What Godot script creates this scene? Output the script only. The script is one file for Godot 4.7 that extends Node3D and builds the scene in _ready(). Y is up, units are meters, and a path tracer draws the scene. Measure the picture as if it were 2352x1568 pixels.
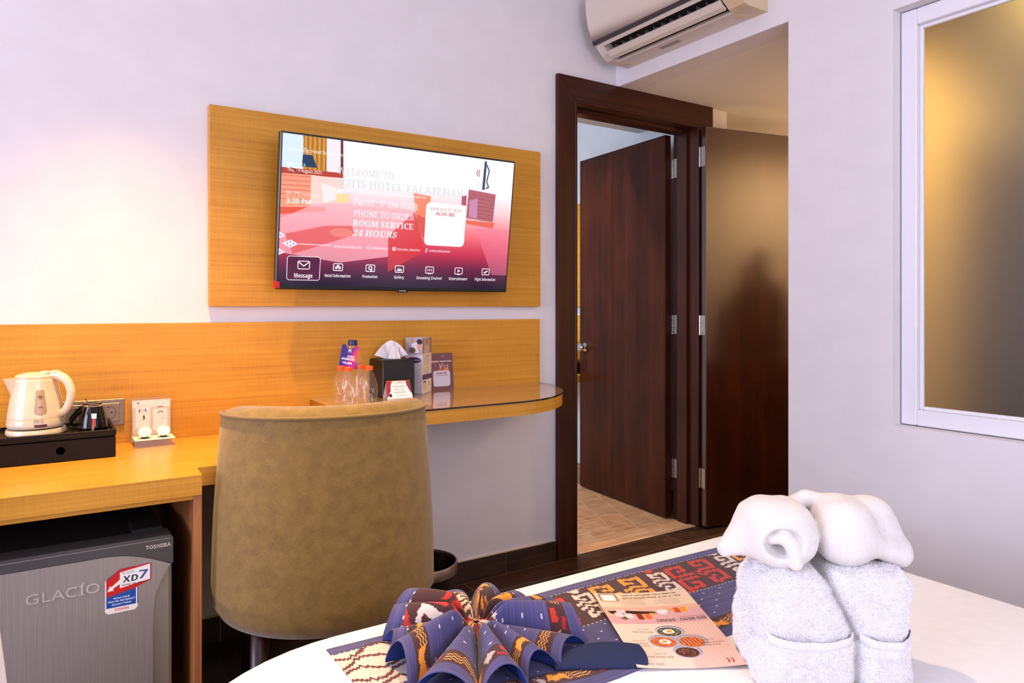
extends Node3D
# A hotel room: desk wall with television, stepped counter with fridge, tub chair, bed foot with runner and towel animal, connecting doors.
# World: the desk wall is the plane z = 0, x runs along it to the right, the side wall with the frosted window is x = XR.

const XR := 2.262
const CEIL := 2.72
const BED := 0.52
const DESK := 0.797
const COUNTER := 0.696

var M := {}
var used := {}
var rng := RandomNumberGenerator.new()


func _ready() -> void:
	rng.seed = 7
	set_camera()
	set_light()
	make_materials()
	build_shell()
	build_doors()
	build_next_room()
	build_wall_panels()
	build_counter()
	build_bed()
	build_chair()
	build_air_conditioner()
	build_television()
	build_fridge()
	build_counter_things()
	build_desk_things()
	build_bed_things()
	build_floor_things()


func set_camera() -> void:
	var c := Camera3D.new()
	c.name = "camera"
	add_child(c)
	var f := 1645.0
	c.projection = Camera3D.PROJECTION_FRUSTUM
	c.near = 0.05
	c.far = 60.0
	c.size = 1568.0 / f * c.near
	c.frustum_offset = Vector2(0, (706.0 - 784.0) / f * c.near)
	c.position = Vector3(0, 1.12, 2.556)
	c.rotation.y = -deg_to_rad(90.0 - 56.76)
	c.current = true


func set_light() -> void:
	var w := WorldEnvironment.new()
	w.name = "environment"
	var e := Environment.new()
	e.background_mode = Environment.BG_COLOR
	e.background_color = Color(0.62, 0.74, 0.95)
	e.tonemap_mode = Environment.TONE_MAPPER_LINEAR
	e.tonemap_exposure = 1.0
	e.sdfgi_enabled = true
	e.ssao_enabled = true
	e.ssil_enabled = true
	w.environment = e
	add_child(w)
	# daylight: unseen windows beside the camera and next door, and an added fill
	area("daylight", Vector3(-4.06, 1.50, 1.7), Vector3(1, 0, 0), Vector2(2.4, 1.9), Color(0.88, 0.88, 1.0), 19.5)  # window out of view, set far left to light the side wall evenly
	area("added_fill_bed_head", Vector3(0.7, 1.60, 4.04), Vector3(0, 0, -1), Vector2(1.5, 1.3), Color(0.95, 0.92, 1.0), 3.7)  # added fill from behind the camera for the desk wall
	area("unseen_daylight_next_door", Vector3(-0.45, 1.8, -1.1), Vector3(1, -0.4, 0), Vector2(1.4, 1.4), Color(0.80, 0.88, 1.0), 6.5)  # unseen source, placed to light the wall and floor next door
	# ceiling downlights, all out of view
	spot("downlight_counter", Vector3(0.20, CEIL - 0.03, 0.58), Vector3(0.0, -1, 0.04), 34.0, Color(1.0, 0.80, 0.47), 7.8, 0.04)
	spot("unseen_downlight_bed", Vector3(0.75, CEIL - 0.03, 1.15), Vector3(0.03, -1, 0.05), 42.0, Color(1.0, 0.86, 0.68), 2.2, 0.04)  # out of view, placed to light the bed foot and towels
	spot("unseen_downlight_hall", Vector3(3.75, 2.12, 0.30), Vector3(-0.1, -1, 0.35), 80.0, Color(1.0, 0.80, 0.55), 4.2, 0.04)  # out of view, placed to light the hall and the door reflection
	spot("added_downlight_next_door", Vector3(2.1, CEIL - 0.03, -0.85), Vector3(0, -1, 0), 50.0, Color(1.0, 0.92, 0.82), 4.6, 0.04)  # added to brighten the tan floor beyond the doorway
	spot("unseen_downlight_bathroom", Vector3(3.0, 2.36, 1.6), Vector3(0, -1, 0), 80.0, Color(1.0, 0.84, 0.48), 2.7, 0.05)  # out of view, placed to glow through the upper frosted glass


func area(called: String, at: Vector3, towards: Vector3, size: Vector2, c: Color, energy: float) -> void:
	var l := AreaLight3D.new()
	l.name = called
	add_child(l)
	l.area_size = size
	l.light_color = c
	l.light_energy = energy
	l.shadow_enabled = true
	l.area_range = 12.0
	l.look_at_from_position(at, at + towards, Vector3.UP)


func spot(called: String, at: Vector3, towards: Vector3, angle: float, c: Color, energy: float, size: float) -> void:
	var l := SpotLight3D.new()
	l.name = called
	add_child(l)
	l.light_color = c
	l.light_energy = energy
	l.light_size = size
	l.spot_angle = angle
	l.spot_angle_attenuation = 0.9
	l.spot_range = 9.0
	l.spot_attenuation = 2.0
	l.shadow_enabled = true
	l.look_at_from_position(at, at + towards, Vector3(0, 0, 1))


# ---------------------------------------------------------------- nodes

func numbered(called: String) -> String:
	var n: int = used.get(called, 0)
	used[called] = n + 1
	return called if n == 0 else "%s_%03d" % [called, n]


func thing(called: String, label: String, category: String, at := Vector3.ZERO, turn := 0.0, group := "") -> Node3D:
	var o := Node3D.new()
	o.name = numbered(called)
	add_child(o)
	o.position = at
	o.rotation.y = turn
	tag(o, label, category, group)
	return o


func tag(o: Node3D, label: String, category: String, group := "", kind := "") -> void:
	if label:
		o.set_meta("label", label)
	if category:
		o.set_meta("category", category)
	if group:
		o.set_meta("group", group)
	if kind:
		o.set_meta("kind", kind)


func part(parent: Node, called: String, mesh: Mesh, m: Material, xf := Transform3D.IDENTITY) -> MeshInstance3D:
	var o := MeshInstance3D.new()
	o.name = numbered(called) if parent == self else called
	o.mesh = mesh
	o.material_override = m
	parent.add_child(o, true)
	o.transform = xf
	o.cast_shadow = GeometryInstance3D.SHADOW_CASTING_SETTING_DOUBLE_SIDED
	return o


func structure(called: String, label: String, mesh: Mesh, m: Material) -> MeshInstance3D:
	var o := part(self, called, mesh, m)
	tag(o, label, called.get_slice("_", 0), "", "structure")
	return o


# ---------------------------------------------------------------- meshes

func begin(smooth := false) -> SurfaceTool:
	var st := SurfaceTool.new()
	st.begin(Mesh.PRIMITIVE_TRIANGLES)
	st.set_smooth_group(0 if smooth else -1)
	return st


func done(st: SurfaceTool) -> ArrayMesh:
	st.generate_normals()
	return st.commit()


func vert(st: SurfaceTool, p: Vector3, uv: Vector2) -> void:
	st.set_uv(uv)
	st.add_vertex(p)


# a triangle or quad given counter-clockwise as seen from outside
func tri(st: SurfaceTool, a: Vector3, b: Vector3, c: Vector3, ua := Vector2.ZERO, ub := Vector2.ZERO, uc := Vector2.ZERO) -> void:
	vert(st, a, ua)
	vert(st, c, uc)
	vert(st, b, ub)


func quad(st: SurfaceTool, a: Vector3, b: Vector3, c: Vector3, d: Vector3, ua := Vector2(0, 1), ub := Vector2(1, 1), uc := Vector2(1, 0), ud := Vector2(0, 0)) -> void:
	tri(st, a, b, c, ua, ub, uc)
	tri(st, a, c, d, ua, uc, ud)


func axis(a: int) -> Vector3:
	return [Vector3.RIGHT, Vector3.UP, Vector3.BACK][a]


# a box from lo to hi with chamfered edges; uv in metres, shifted by off
func box_into(st: SurfaceTool, lo: Vector3, hi: Vector3, bev := 0.002, off := Vector2.ZERO) -> void:
	var c := (lo + hi) / 2
	var h := (hi - lo) / 2
	bev = minf(bev, minf(h.x, minf(h.y, h.z)) * 0.9)
	for a in 3:
		var b := (a + 1) % 3
		var d := (a + 2) % 3
		for s in [-1.0, 1.0]:
			var pts := []
			var uvs := []
			for k in [[-1, -1], [1, -1], [1, 1], [-1, 1]]:
				var p := Vector3.ZERO
				p[a] = s * h[a]
				p[b] = k[0] * (h[b] - bev)
				p[d] = k[1] * (h[d] - bev)
				pts.append(c + p)
				var w := c + p
				uvs.append(off + (Vector2(-w.z, -w.y) if a == 0 else Vector2(w.x, w.z) if a == 1 else Vector2(w.x, -w.y)))
			if s > 0:
				quad(st, pts[0], pts[1], pts[2], pts[3], uvs[0], uvs[1], uvs[2], uvs[3])
			else:
				quad(st, pts[0], pts[3], pts[2], pts[1], uvs[0], uvs[3], uvs[2], uvs[1])
	if bev <= 0.0:
		return
	for a in 3:
		var b := (a + 1) % 3
		var d := (a + 2) % 3
		for sb in [-1.0, 1.0]:
			for sd in [-1.0, 1.0]:
				var pts := []
				for k in [[-1, 0], [1, 0], [1, 1], [-1, 1]]:
					var p := Vector3.ZERO
					p[a] = k[0] * (h[a] - bev)
					p[b] = sb * (h[b] - (bev if k[1] == 1 else 0.0))
					p[d] = sd * (h[d] - (bev if k[1] == 0 else 0.0))
					pts.append(c + p)
				var n: Vector3 = (pts[1] - pts[0]).cross(pts[2] - pts[0])
				var u := off + Vector2(c.x, -c.y)
				if n.dot(axis(b) * sb + axis(d) * sd) > 0:
					quad(st, pts[0], pts[1], pts[2], pts[3], u, u, u, u)
				else:
					quad(st, pts[3], pts[2], pts[1], pts[0], u, u, u, u)
	for sx in [-1.0, 1.0]:
		for sy in [-1.0, 1.0]:
			for sz in [-1.0, 1.0]:
				var s := Vector3(sx, sy, sz)
				var q := []
				for a in 3:
					var p := s * (h - Vector3.ONE * bev)
					p[a] = s[a] * h[a]
					q.append(c + p)
				var u := off + Vector2(c.x, -c.y)
				if sx * sy * sz > 0:
					tri(st, q[0], q[1], q[2], u, u, u)
				else:
					tri(st, q[0], q[2], q[1], u, u, u)


func box(lo: Vector3, hi: Vector3, bev := 0.002, off := Vector2.ZERO) -> ArrayMesh:
	var st := begin()
	box_into(st, lo, hi, bev, off)
	return done(st)


func boxes(list: Array, bev := 0.002) -> ArrayMesh:
	var st := begin()
	for b in list:
		box_into(st, b[0], b[1], bev)
	return done(st)


# profile of Vector2(radius, height) turned round the y axis
func lathe_into(st: SurfaceTool, prof: Array, n := 32, at := Vector3.ZERO, sx := 1.0, sz := 1.0) -> void:
	var group := 10
	for i in prof.size() - 1:
		var a: Vector2 = prof[i]
		var b: Vector2 = prof[i + 1]
		# a sharp turn of the profile is an edge, a gentle one is smooth
		if i > 0 and absf((a - prof[i - 1]).angle_to(b - a)) > 0.62:
			group += 1
		st.set_smooth_group(group)
		for k in n:
			var t0 := TAU * k / n
			var t1 := TAU * (k + 1) / n
			var d0 := Vector3(cos(t0) * sx, 0, -sin(t0) * sz)
			var d1 := Vector3(cos(t1) * sx, 0, -sin(t1) * sz)
			var p0 := at + d0 * a.x + Vector3.UP * a.y
			var p1 := at + d1 * a.x + Vector3.UP * a.y
			var p2 := at + d1 * b.x + Vector3.UP * b.y
			var p3 := at + d0 * b.x + Vector3.UP * b.y
			var u0 := Vector2(float(k) / n, float(i) / (prof.size() - 1))
			var u1 := Vector2(float(k + 1) / n, float(i + 1) / (prof.size() - 1))
			if a.x > 1e-6:
				tri(st, p0, p1, p2, u0, Vector2(u1.x, u0.y), u1)
			if b.x > 1e-6:
				tri(st, p0, p2, p3, u0, u1, Vector2(u0.x, u1.y))


func lathe(prof: Array, n := 32, at := Vector3.ZERO, sx := 1.0, sz := 1.0) -> ArrayMesh:
	var st := begin(true)
	lathe_into(st, prof, n, at, sx, sz)
	return done(st)


# a round tube along points; r is one radius or one for each point
func tube_into(st: SurfaceTool, pts: Array, r, n := 10, flat := 1.0) -> void:
	var rings := []
	var side := Vector3.ZERO
	for i in pts.size():
		var p: Vector3 = pts[i]
		var t: Vector3 = (pts[mini(i + 1, pts.size() - 1)] - pts[maxi(i - 1, 0)]).normalized()
		if i == 0:
			side = t.cross(Vector3.UP if absf(t.y) < 0.9 else Vector3.RIGHT).normalized()
		side = (side - t * side.dot(t)).normalized()
		var up := side.cross(t)
		var rad: float = r[i] if r is Array else r
		var ring := []
		for k in n:
			var a := TAU * k / n
			ring.append(p + side * cos(a) * rad + up * sin(a) * rad * flat)
		rings.append(ring)
	for i in rings.size() - 1:
		for k in n:
			var j := (k + 1) % n
			quad(st, rings[i][k], rings[i][j], rings[i + 1][j], rings[i + 1][k])
	for e in [0, rings.size() - 1]:
		var mid: Vector3 = pts[e]
		for k in n:
			var j := (k + 1) % n
			if e == 0:
				tri(st, mid, rings[e][j], rings[e][k])
			else:
				tri(st, mid, rings[e][k], rings[e][j])


func tube(pts: Array, r, n := 10, flat := 1.0) -> ArrayMesh:
	var st := begin(true)
	tube_into(st, pts, r, n, flat)
	return done(st)


func curve(pts: Array, steps := 6, closed := false) -> Array:
	var out := []
	var n := pts.size()
	for i in (n if closed else n - 1):
		var p0: Vector3 = pts[(i - 1 + n) % n] if closed or i > 0 else pts[0]
		var p1: Vector3 = pts[i]
		var p2: Vector3 = pts[(i + 1) % n]
		var p3: Vector3 = pts[(i + 2) % n] if closed or i + 2 < n else pts[n - 1]
		for k in steps:
			out.append(p1.cubic_interpolate(p2, p0, p3, float(k) / steps))
	if not closed:
		out.append(pts[n - 1])
	return out


# an outline (Vector2, any direction) extruded along `deep`, laid out with x_dir and y_dir; uv runs 0..1 over the rectangle r
func slab(outline: Array, at: Vector3, x_dir: Vector3, y_dir: Vector3, deep: float, r := Rect2(0, 0, 1, 1), smooth := false) -> ArrayMesh:
	var poly := PackedVector2Array(outline)
	if Geometry2D.is_polygon_clockwise(poly):
		poly.reverse()
	var idx := Geometry2D.triangulate_polygon(poly)
	var z := x_dir.cross(y_dir).normalized()
	var st := begin(false)
	var at3 := func(p: Vector2, d: float) -> Vector3: return at + x_dir * p.x + y_dir * p.y + z * d
	var uv := func(p: Vector2) -> Vector2: return Vector2((p.x - r.position.x) / r.size.x, 1.0 - (p.y - r.position.y) / r.size.y)
	for i in range(0, idx.size(), 3):
		var a := poly[idx[i]]
		var b := poly[idx[i + 1]]
		var c := poly[idx[i + 2]]
		if (b - a).cross(c - a) < 0:
			var t := b
			b = c
			c = t
		tri(st, at3.call(a, deep), at3.call(b, deep), at3.call(c, deep), uv.call(a), uv.call(b), uv.call(c))
		tri(st, at3.call(a, 0.0), at3.call(c, 0.0), at3.call(b, 0.0), uv.call(a), uv.call(c), uv.call(b))
	st.set_smooth_group(1 if smooth else -1)
	for i in poly.size():
		var a := poly[i]
		var b := poly[(i + 1) % poly.size()]
		quad(st, at3.call(a, 0.0), at3.call(b, 0.0), at3.call(b, deep), at3.call(a, deep), uv.call(a), uv.call(b), uv.call(b), uv.call(a))
	return done(st)


func rounded(w: float, h: float, r: float, n := 5, at := Vector2.ZERO) -> Array:
	var out := []
	for k in 4:
		var c := Vector2((w / 2 - r) * (1 if k in [0, 3] else -1), (h / 2 - r) * (1 if k < 2 else -1))
		for i in n + 1:
			out.append(at + c + Vector2.from_angle(PI / 2 * k + PI / 2 * i / n) * r)
	return out


# rows of points as one smooth sheet; uv rows of the same shape; normals by hand so that the sheet may close on itself
func sheet_into(st: SurfaceTool, rows: Array, uvs: Array, close_u := false) -> void:
	for i in rows.size() - 1:
		var m: int = rows[i].size()
		for k in (m if close_u else m - 1):
			var j := (k + 1) % m
			quad(st, rows[i][k], rows[i][j], rows[i + 1][j], rows[i + 1][k], uvs[i][k], uvs[i][j], uvs[i + 1][j], uvs[i + 1][k])


func sheet(rows: Array, uvs: Array, close_u := false) -> ArrayMesh:
	var st := begin(true)
	sheet_into(st, rows, uvs, close_u)
	return done(st)


# a sheet of cloth or paper with thickness t (along each point's normal)
func cloth(rows: Array, uvs: Array, t: float) -> ArrayMesh:
	var n := rows.size()
	var m: int = rows[0].size()
	var low := []
	for i in n:
		var r := []
		for k in m:
			var du: Vector3 = rows[i][mini(k + 1, m - 1)] - rows[i][maxi(k - 1, 0)]
			var dv: Vector3 = rows[mini(i + 1, n - 1)][k] - rows[maxi(i - 1, 0)][k]
			r.append(rows[i][k] - du.cross(dv).normalized() * t)
		low.append(r)
	var st := begin(true)
	sheet_into(st, rows, uvs)
	st.set_smooth_group(1)
	for i in n - 1:
		for k in m - 1:
			quad(st, low[i + 1][k], low[i + 1][k + 1], low[i][k + 1], low[i][k], uvs[i + 1][k], uvs[i + 1][k + 1], uvs[i][k + 1], uvs[i][k])
	st.set_smooth_group(2)
	for i in n - 1:
		quad(st, low[i][0], rows[i][0], rows[i + 1][0], low[i + 1][0], uvs[i][0], uvs[i][0], uvs[i + 1][0], uvs[i + 1][0])
		quad(st, rows[i][m - 1], low[i][m - 1], low[i + 1][m - 1], rows[i + 1][m - 1], uvs[i][m - 1], uvs[i][m - 1], uvs[i + 1][m - 1], uvs[i + 1][m - 1])
	st.set_smooth_group(3)
	for k in m - 1:
		quad(st, low[0][k], low[0][k + 1], rows[0][k + 1], rows[0][k], uvs[0][k], uvs[0][k + 1], uvs[0][k + 1], uvs[0][k])
		quad(st, rows[n - 1][k], rows[n - 1][k + 1], low[n - 1][k + 1], low[n - 1][k], uvs[n - 1][k], uvs[n - 1][k + 1], uvs[n - 1][k + 1], uvs[n - 1][k])
	return done(st)


func letters(s: String, size: float, deep: float, serif := false, bold := true) -> TextMesh:
	var t := TextMesh.new()
	var f := SystemFont.new()
	f.font_names = PackedStringArray(["Droid Serif" if serif else "Droid Sans"])
	f.font_weight = 700 if bold else 400
	t.font = f
	t.text = s
	t.font_size = 32
	t.pixel_size = size / 23.0
	t.depth = deep
	t.curve_step = 2.0
	return t


# surface nets of a signed distance, in the box lo..hi with cells of size s
func nets(sdf: Callable, lo: Vector3, hi: Vector3, s: float) -> ArrayMesh:
	var n := Vector3i(((hi - lo) / s).ceil()) + Vector3i.ONE
	var val := PackedFloat32Array()
	val.resize(n.x * n.y * n.z)
	var sy := n.x
	var sz := n.x * n.y
	# coarse pass: skip cells far from the surface
	var q := 4
	for bz in range(0, n.z, q):
		for by in range(0, n.y, q):
			for bx in range(0, n.x, q):
				var mid := lo + Vector3(bx + q * 0.5, by + q * 0.5, bz + q * 0.5) * s
				var d: float = sdf.call(mid)
				var far := absf(d) > s * q * 1.6
				for z in range(bz, mini(bz + q, n.z)):
					for y in range(by, mini(by + q, n.y)):
						for x in range(bx, mini(bx + q, n.x)):
							val[x + y * sy + z * sz] = d if far else sdf.call(lo + Vector3(x, y, z) * s)
	var at := PackedInt32Array()
	at.resize(val.size())
	at.fill(-1)
	var pos := PackedVector3Array()
	var nor := PackedVector3Array()
	var idx := PackedInt32Array()
	var corner := [0, 1, sy, sy + 1, sz, sz + 1, sz + sy, sz + sy + 1]
	var edges := [[0, 1], [2, 3], [4, 5], [6, 7], [0, 2], [1, 3], [4, 6], [5, 7], [0, 4], [1, 5], [2, 6], [3, 7]]
	for z in n.z - 1:
		for y in n.y - 1:
			for x in n.x - 1:
				var b := x + y * sy + z * sz
				var neg := 0
				for k in 8:
					if val[b + corner[k]] < 0:
						neg += 1
				if neg == 0 or neg == 8:
					continue
				var sum := Vector3.ZERO
				var c := 0
				for e in edges:
					var a0: float = val[b + corner[e[0]]]
					var a1: float = val[b + corner[e[1]]]
					if (a0 < 0) != (a1 < 0):
						var t := a0 / (a0 - a1)
						var p0 := Vector3(e[0] & 1, (e[0] >> 1) & 1, e[0] >> 2)
						var p1 := Vector3(e[1] & 1, (e[1] >> 1) & 1, e[1] >> 2)
						sum += p0.lerp(p1, t)
						c += 1
				var p := lo + (Vector3(x, y, z) + sum / c) * s
				at[b] = pos.size()
				pos.append(p)
				var h := s * 0.6
				nor.append(Vector3(sdf.call(p + Vector3(h, 0, 0)) - sdf.call(p - Vector3(h, 0, 0)), sdf.call(p + Vector3(0, h, 0)) - sdf.call(p - Vector3(0, h, 0)), sdf.call(p + Vector3(0, 0, h)) - sdf.call(p - Vector3(0, 0, h))).normalized())
	for z in range(1, n.z - 1):
		for y in range(1, n.y - 1):
			for x in range(1, n.x - 1):
				var b := x + y * sy + z * sz
				var v := val[b] < 0
				for a in 3:
					var step: int = [1, sy, sz][a]
					if v == (val[b + step] < 0):
						continue
					var u1: int = [sy, sz, 1][a]
					var u2: int = [sz, 1, sy][a]
					var i0 := at[b]
					var i1 := at[b - u1]
					var i2 := at[b - u1 - u2]
					var i3 := at[b - u2]
					if i0 < 0 or i1 < 0 or i2 < 0 or i3 < 0:
						continue
					if v:
						idx.append_array([i0, i2, i1, i0, i3, i2])
					else:
						idx.append_array([i0, i1, i2, i0, i2, i3])
	var arr := []
	arr.resize(Mesh.ARRAY_MAX)
	arr[Mesh.ARRAY_VERTEX] = pos
	arr[Mesh.ARRAY_NORMAL] = nor
	arr[Mesh.ARRAY_INDEX] = idx
	var mesh := ArrayMesh.new()
	mesh.add_surface_from_arrays(Mesh.PRIMITIVE_TRIANGLES, arr)
	return mesh


func smin(a: float, b: float, k: float) -> float:
	var h := maxf(k - absf(a - b), 0.0) / k
	return minf(a, b) - h * h * k * 0.25


func rbox(p: Vector3, c: Vector3, h: Vector3, r: float) -> float:
	var q := (p - c).abs() - h + Vector3.ONE * r
	return q.max(Vector3.ZERO).length() + minf(maxf(q.x, maxf(q.y, q.z)), 0.0) - r


func ellip(p: Vector3, c: Vector3, r: Vector3) -> float:
	var d := p - c
	var k0 := (d / r).length()
	var k1 := (d / (r * r)).length()
	return k0 * (k0 - 1.0) / maxf(k1, 1e-5)


func caps(p: Vector3, a: Vector3, b: Vector3, ra: float, rb: float) -> float:
	var ba := b - a
	var t := clampf((p - a).dot(ba) / ba.length_squared(), 0.0, 1.0)
	return (p - a - ba * t).length() - lerpf(ra, rb, t)


# ---------------------------------------------------------------- textures

# seamless grey noise, w x h pixels, drawn from a small picture that is stretched to that size
func noise_bytes(w: int, h: int, from_w: int, from_h: int, freq: float, sd: int, octaves := 3) -> PackedByteArray:
	var f := FastNoiseLite.new()
	f.seed = sd
	f.noise_type = FastNoiseLite.TYPE_SIMPLEX_SMOOTH
	f.frequency = freq
	f.fractal_octaves = octaves
	var im := f.get_seamless_image(from_w, from_h)
	im.convert(Image.FORMAT_L8)
	if from_w != w or from_h != h:
		im.resize(w, h, Image.INTERPOLATE_CUBIC)
	return im.get_data()


# layers of [bytes, weight] summed, centred on 0.5, and coloured by stops of [position, Color]
func ramp_texture(w: int, h: int, layers: Array, stops: Array) -> ImageTexture:
	var g := Gradient.new()
	g.offsets = PackedFloat32Array(stops.map(func(s): return s[0]))
	g.colors = PackedColorArray(stops.map(func(s): return s[1]))
	var lut := PackedByteArray()
	for i in 256:
		var c := g.sample(i / 255.0)
		lut.append_array([c.r8, c.g8, c.b8])
	var sum := PackedFloat32Array()
	sum.resize(w * h)
	sum.fill(127.5)
	for l in layers:
		var b: PackedByteArray = l[0]
		var k: float = l[1]
		for i in w * h:
			sum[i] += (b[i] - 127.5) * k
	var out := PackedByteArray()
	out.resize(w * h * 3)
	for i in w * h:
		var v := clampi(int(sum[i]), 0, 255) * 3
		out[i * 3] = lut[v]
		out[i * 3 + 1] = lut[v + 1]
		out[i * 3 + 2] = lut[v + 2]
	return ImageTexture.create_from_image(Image.create_from_data(w, h, false, Image.FORMAT_RGB8, out))


func grey_texture(w: int, h: int, layers: Array) -> ImageTexture:
	return ramp_texture(w, h, layers, [[0.0, Color.BLACK], [1.0, Color.WHITE]])


func mat(c: Color, rough := 0.6, metal := 0.0) -> StandardMaterial3D:
	var m := StandardMaterial3D.new()
	m.albedo_color = c
	m.roughness = rough
	m.metallic = metal
	return m


func tri_mat(t: Texture2D, scale: Vector3, rough := 0.5) -> StandardMaterial3D:
	var m := StandardMaterial3D.new()
	m.albedo_texture = t
	m.roughness = rough
	m.uv1_triplanar = true
	m.uv1_world_triplanar = true
	m.uv1_triplanar_sharpness = 8.0
	m.uv1_scale = scale
	return m


func relief(m: StandardMaterial3D, t: Texture2D, cm: float) -> void:
	m.heightmap_enabled = true
	m.heightmap_texture = t
	m.heightmap_scale = cm


func print_mat(c: Canvas, rough := 0.45) -> StandardMaterial3D:
	var m := StandardMaterial3D.new()
	m.albedo_texture = ImageTexture.create_from_image(c.im)
	m.roughness = rough
	m.texture_repeat = false
	return m


func make_materials() -> void:
	# painted plaster: faint roller texture
	var fine := noise_bytes(256, 256, 256, 256, 0.08, 3, 3)
	var rough := noise_bytes(256, 256, 256, 256, 0.02, 4, 2)
	var bump := grey_texture(256, 256, [[fine, 0.7], [rough, 0.5]])
	M.wall = tri_mat(ramp_texture(256, 256, [[rough, 0.5], [fine, 0.2]], [[0.0, Color(0.855, 0.845, 0.845)], [1.0, Color(0.895, 0.885, 0.885)]]), Vector3.ONE * 1.1, 0.75)
	relief(M.wall, bump, 0.05)
	M.ceiling = mat(Color(0.90, 0.89, 0.87), 0.85)
	M.white_paint = mat(Color(0.90, 0.90, 0.91), 0.35)
	M.outside_wall = mat(Color(0.7, 0.7, 0.7), 0.8)

	# honey oak veneer, grain along x; ripples across it
	var g1 := noise_bytes(1024, 512, 10, 512, 0.16, 11, 4)
	var g2 := noise_bytes(1024, 512, 10, 512, 0.03, 12, 2)
	var g3 := noise_bytes(1024, 512, 1024, 24, 0.13, 13, 3)
	var g4 := noise_bytes(1024, 512, 256, 128, 0.02, 14, 3)
	var oak_stops := [[0.0, Color(0.60, 0.39, 0.115)], [0.35, Color(0.755, 0.525, 0.165)], [0.6, Color(0.80, 0.575, 0.20)], [1.0, Color(0.87, 0.655, 0.28)]]
	var oak := ramp_texture(1024, 512, [[g1, 0.40], [g2, 0.28], [g3, 0.13], [g4, 0.20]], oak_stops)
	M.oak = tri_mat(oak, Vector3(0.8, 2.6, 2.6), 0.42)
	M.oak.metallic_specular = 0.35
	M.oak_top = tri_mat(oak, Vector3(0.8, 2.6, 2.6), 0.28)
	M.oak_top.metallic_specular = 0.38
	# the same veneer with upright grain
	var o1 := noise_bytes(512, 1024, 512, 24, 0.11, 15, 4)
	var o2 := noise_bytes(512, 1024, 512, 10, 0.03, 16, 2)
	M.oak_upright = tri_mat(ramp_texture(512, 1024, [[o1, 0.7], [o2, 0.5]], [[0.0, Color(0.50, 0.29, 0.15)], [0.5, Color(0.66, 0.42, 0.235)], [1.0, Color(0.76, 0.52, 0.31)]]), Vector3(2.6, 0.8, 2.6), 0.45)
	# dark mahogany, upright grain
	var d1 := noise_bytes(512, 1024, 512, 20, 0.10, 21, 4)
	var d2 := noise_bytes(512, 1024, 512, 8, 0.025, 22, 2)
	var d3 := noise_bytes(512, 1024, 128, 128, 0.03, 23, 2)
	var dark_stops := [[0.0, Color(0.145, 0.055, 0.025)], [0.5, Color(0.23, 0.098, 0.045)], [1.0, Color(0.32, 0.145, 0.068)]]
	var dark := ramp_texture(512, 1024, [[d1, 0.35], [d2, 0.4], [d3, 0.35]], dark_stops)
	M.mahogany = tri_mat(dark, Vector3(1.6, 0.7, 1.6), 0.3)
	M.mahogany.metallic_specular = 0.4
	M.mahogany_satin = tri_mat(dark, Vector3(1.6, 0.7, 1.6), 0.34)
	M.mahogany_satin.metallic_specular = 0.3
	M.mahogany_gloss = tri_mat(dark, Vector3(1.6, 0.7, 1.6), 0.2)
	M.mahogany_gloss.metallic_specular = 0.75
	M.mahogany_gloss.clearcoat_enabled = true
	M.mahogany_gloss.clearcoat = 0.6
	M.mahogany_gloss.clearcoat_roughness = 0.22
	var dh := ramp_texture(1024, 512, [[g1, 0.6], [g2, 0.5]], dark_stops)
	M.mahogany_across = tri_mat(dh, Vector3(0.7, 1.6, 1.6), 0.3)
	M.mahogany_across.metallic_specular = 0.4

	# wood-look floor tiles, uv in metres along each tile
	var floor_dark := ramp_texture(1024, 512, [[g1, 0.6], [g2, 0.35], [g4, 0.5]], [[0.0, Color(0.13, 0.08, 0.055)], [0.5, Color(0.21, 0.135, 0.093)], [1.0, Color(0.32, 0.215, 0.15)]])
	M.tile_dark = []
	for k in 3:
		var m := StandardMaterial3D.new()
		m.albedo_texture = floor_dark
		m.albedo_color = [Color(1, 1, 1), Color(0.86, 0.86, 0.88), Color(1.0, 0.94, 0.9)][k]
		m.roughness = 0.33
		m.uv1_scale = Vector3(0.9, 3.0, 1)
		M.tile_dark.append(m)
	var floor_tan := ramp_texture(1024, 512, [[g1, 0.9], [g2, 0.4], [g4, 0.3]], [[0.0, Color(0.54, 0.39, 0.28)], [0.5, Color(0.72, 0.56, 0.43)], [1.0, Color(0.85, 0.71, 0.58)]])
	M.tile_tan = []
	for k in 3:
		var m := StandardMaterial3D.new()
		m.albedo_texture = floor_tan
		m.albedo_color = [Color(1, 1, 1), Color(0.93, 0.92, 0.9), Color(0.97, 0.93, 0.9)][k]
		m.roughness = 0.4
		m.uv1_scale = Vector3(0.9, 3.0, 1)
		M.tile_tan.append(m)
	M.grout = mat(Color(0.48, 0.39, 0.32), 0.9)
	M.grout_light = mat(Color(0.80, 0.77, 0.72), 0.9)

	# velvet of the chair: rubbed pile
	var v1 := noise_bytes(512, 512, 512, 512, 0.012, 31, 4)
	var v2 := noise_bytes(512, 512, 512, 512, 0.25, 32, 2)
	var v3 := noise_bytes(512, 512, 64, 512, 0.3, 33, 2)
	var v4 := noise_bytes(512, 512, 512, 64, 0.3, 34, 2)
	M.velvet = StandardMaterial3D.new()
	M.velvet.albedo_texture = ramp_texture(512, 512, [[v1, 0.32], [v2, 0.12], [v3, 0.30], [v4, 0.24]], [[0.0, Color(0.34, 0.25, 0.075)], [0.5, Color(0.475, 0.37, 0.145)], [1.0, Color(0.59, 0.475, 0.23)]])
	M.velvet.uv1_scale = Vector3(3.2, 3.2, 1)
	M.velvet.roughness = 0.75
	M.velvet.rim_enabled = true
	M.velvet.rim = 0.45
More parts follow.
